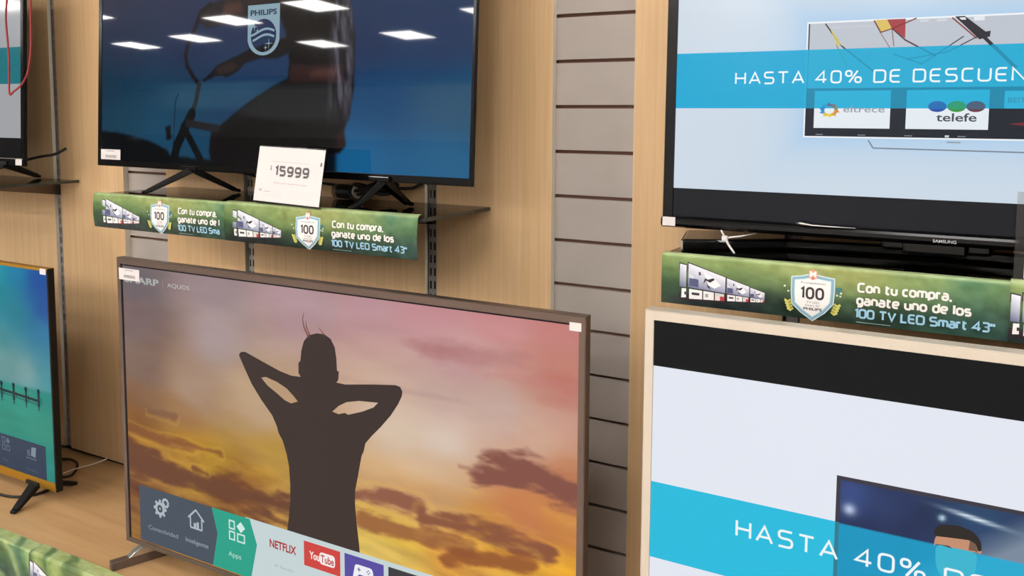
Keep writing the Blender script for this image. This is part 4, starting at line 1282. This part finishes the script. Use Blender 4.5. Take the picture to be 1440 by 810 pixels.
price_sign((-1.544, -.2935, ZS + .0096), -1.6, 9.7, 1.4, .208, .134, 'white price sign reading 15999 in front of the cyclist television', True)
price_sign((0.0015, -.2800, ZSR + .0042), 0, 4, 0, .21, .132, 'white price sign in a clear holder at the right edge, before the cyan-band television', False, .0135)

# ------------------------------------------------------------------ cables and small things
def cable(label, pts, r, m_, name='power_cable', cat='cable', n=8, sub=6):
    P = [Vector(p) for p in pts]
    out = []
    for i in range(len(P) - 1):
        p0, p1, p2, p3 = P[max(i - 1, 0)], P[i], P[i + 1], P[min(i + 2, len(P) - 1)]
        for k in range(sub):
            t = k / sub
            out.append(.5 * ((2 * p1) + (-p0 + p2) * t + (2 * p0 - 5 * p1 + 4 * p2 - p3) * t * t + (-p0 + 3 * p1 - 3 * p2 + p3) * t ** 3))
    out.append(P[-1])
    q = MB()
    q.tube([tuple(p) for p in out], r, n)
    return tag(q.build(name, m_, smooth=True), label, cat)

z = ZS + .0055
coil = []
for k in range(34):
    a = k * .62
    rr = .050 + .010 * math.sin(k * 1.7)
    coil.append((-1.345 + 1.0 * rr * math.cos(a), -.085 + rr * .75 * math.sin(a), z + .010 + .0105 * (1 + math.sin(k * .9)) + .0005 * k))
coil += [(-1.290, -.060, z + .030), (-1.266, -.045, ZS + .037), (-1.250, -.036, ZS + .046), (-1.240, -.030, ZS + .052), (-1.232, -.030, ZS + .048)]
cable('black cable bundled in loops under the right side of the cyclist television', coil, .0042, M['rubber'])
cable('thin black cable sagging behind the left foot of the cyclist television',
      [(-1.83, -.125, ZS + .064), (-1.78, -.100, ZS + .058), (-1.72, -.08, ZS + .045), (-1.65, -.06, ZS + .040), (-1.55, -.055, ZS + .038), (-1.47, -.06, ZS + .030), (-1.42, -.08, ZS + .006), (-1.39, -.09, ZS + .0045)], .0035, M['rubber'])
cable('black cable stub sticking out behind the television at far left', [(-2.80, -.12, ZS + .060), (-2.745, -.105, ZS + .062), (-2.66, -.10, ZS + .076), (-2.60, -.10, ZS + .083), (-2.565, -.10, ZS + .091), (-2.530, -.10, ZS + .104)], .0045, M['rubber'])
cable('tangled black cable lying on the glass shelf at far left', [(-2.93, -.25, ZS + .0045), (-2.86, -.235, ZS + .010), (-2.81, -.215, ZS + .025), (-2.78, -.235, ZS + .034), (-2.81, -.25, ZS + .020), (-2.87, -.245, ZS + .0045), (-2.95, -.235, ZS + .0045)], .0042, M['rubber'])
cable('black cable looping out behind the gold-trimmed television', [(-2.70, -.10, DECK + .0045), (-2.64, -.085, DECK + .006), (-2.585, -.085, DECK + .014), (-2.535, -.100, DECK + .012), (-2.496, -.145, DECK + .0045), (-2.515, -.175, DECK + .0045), (-2.58, -.19, DECK + .0045), (-2.66, -.19, DECK + .0045)], .0042, M['rubber'])
cable('black cable lying under the front of the gold-trimmed television', [(-2.75, -.30, DECK + .0045), (-2.62, -.335, DECK + .0045), (-2.53, -.338, DECK + .0045), (-2.475, -.315, DECK + .0045), (-2.455, -.270, DECK + .0045), (-2.47, -.20, DECK + .0045)], .004, M['rubber'])
cable('thin white tie on the cable behind the gold-trimmed television', [(-2.515, -.165, DECK + .0115), (-2.50, -.125, DECK + .0175), (-2.478, -.075, DECK + .021), (-2.462, -.045, DECK + .030)], .0018, M['white'], 'cable_tie', 'cable tie')
cable('red security cord looped over the right edge of the television at far left',
      [(-2.600, -.170, ZS + .80), (-2.607, -.206, ZS + .60), (-2.612, -.218, ZS + .50), (-2.604, -.221, ZS + .42), (-2.600, -.222, ZS + .36), (-2.604, -.222, ZS + .31), (-2.606, -.222, ZS + .275), (-2.600, -.222, ZS + .266), (-2.590, -.219, ZS + .275), (-2.572, -.206, ZS + .295),
       (-2.556, -.195, ZS + .330), (-2.550, -.185, ZS + .40), (-2.555, -.178, ZS + .50), (-2.565, -.170, ZS + .60), (-2.600, -.168, ZS + .80)], .0029, M['red'], 'security_cord', 'cord')

e = empty('cable_tie', (-.452, -.2150, ZSR + .026))
tag(e, 'white plastic cable tie dangling under the left end of the cyan-band television', 'cable tie')
q = MB(); q.box(-.005, .005, -.004, .004, -.0045, .0045); q.build('tie_head', M['white'], e, bevel=.001)
q = MB(); q.tube([(.002, 0, -.003), (.012, -.010, -.013), (.024, -.022, -.0225)], [.0022, .002, .0016], 6); q.tube([(.003, 0, .001), (.025, .012, .004), (.05, .025, .010)], [.0018, .0016, .0012], 6)
q.tube([(-.001, .001, .003), (-.008, .002, .014)], [.0016, .0014], 6)
q.build('tie_tail', M['white'], e, smooth=True)

e = empty('adhesive_tape_roll', (-1.447, -.052, ZS + .0195))
tag(e, 'small dark cylinder with a pale rim lying behind the price sign', 'roll')
q = MB()
q.tube([(-.040, 0, 0), (.012, 0, 0)], .0185, 24); q.build('dark_body', M['black'], e)
q = MB(); q.tube([(.0122, 0, 0), (.020, 0, 0)], .0190, 24); q.build('pale_rim', M['white'], e, bevel=.0015)
q = MB(); q.tube([(-.052, 0, 0), (-.0402, 0, 0)], .0185, 24); q.build('brown_end', mat('brown_card', (120, 96, 76), .7), e)
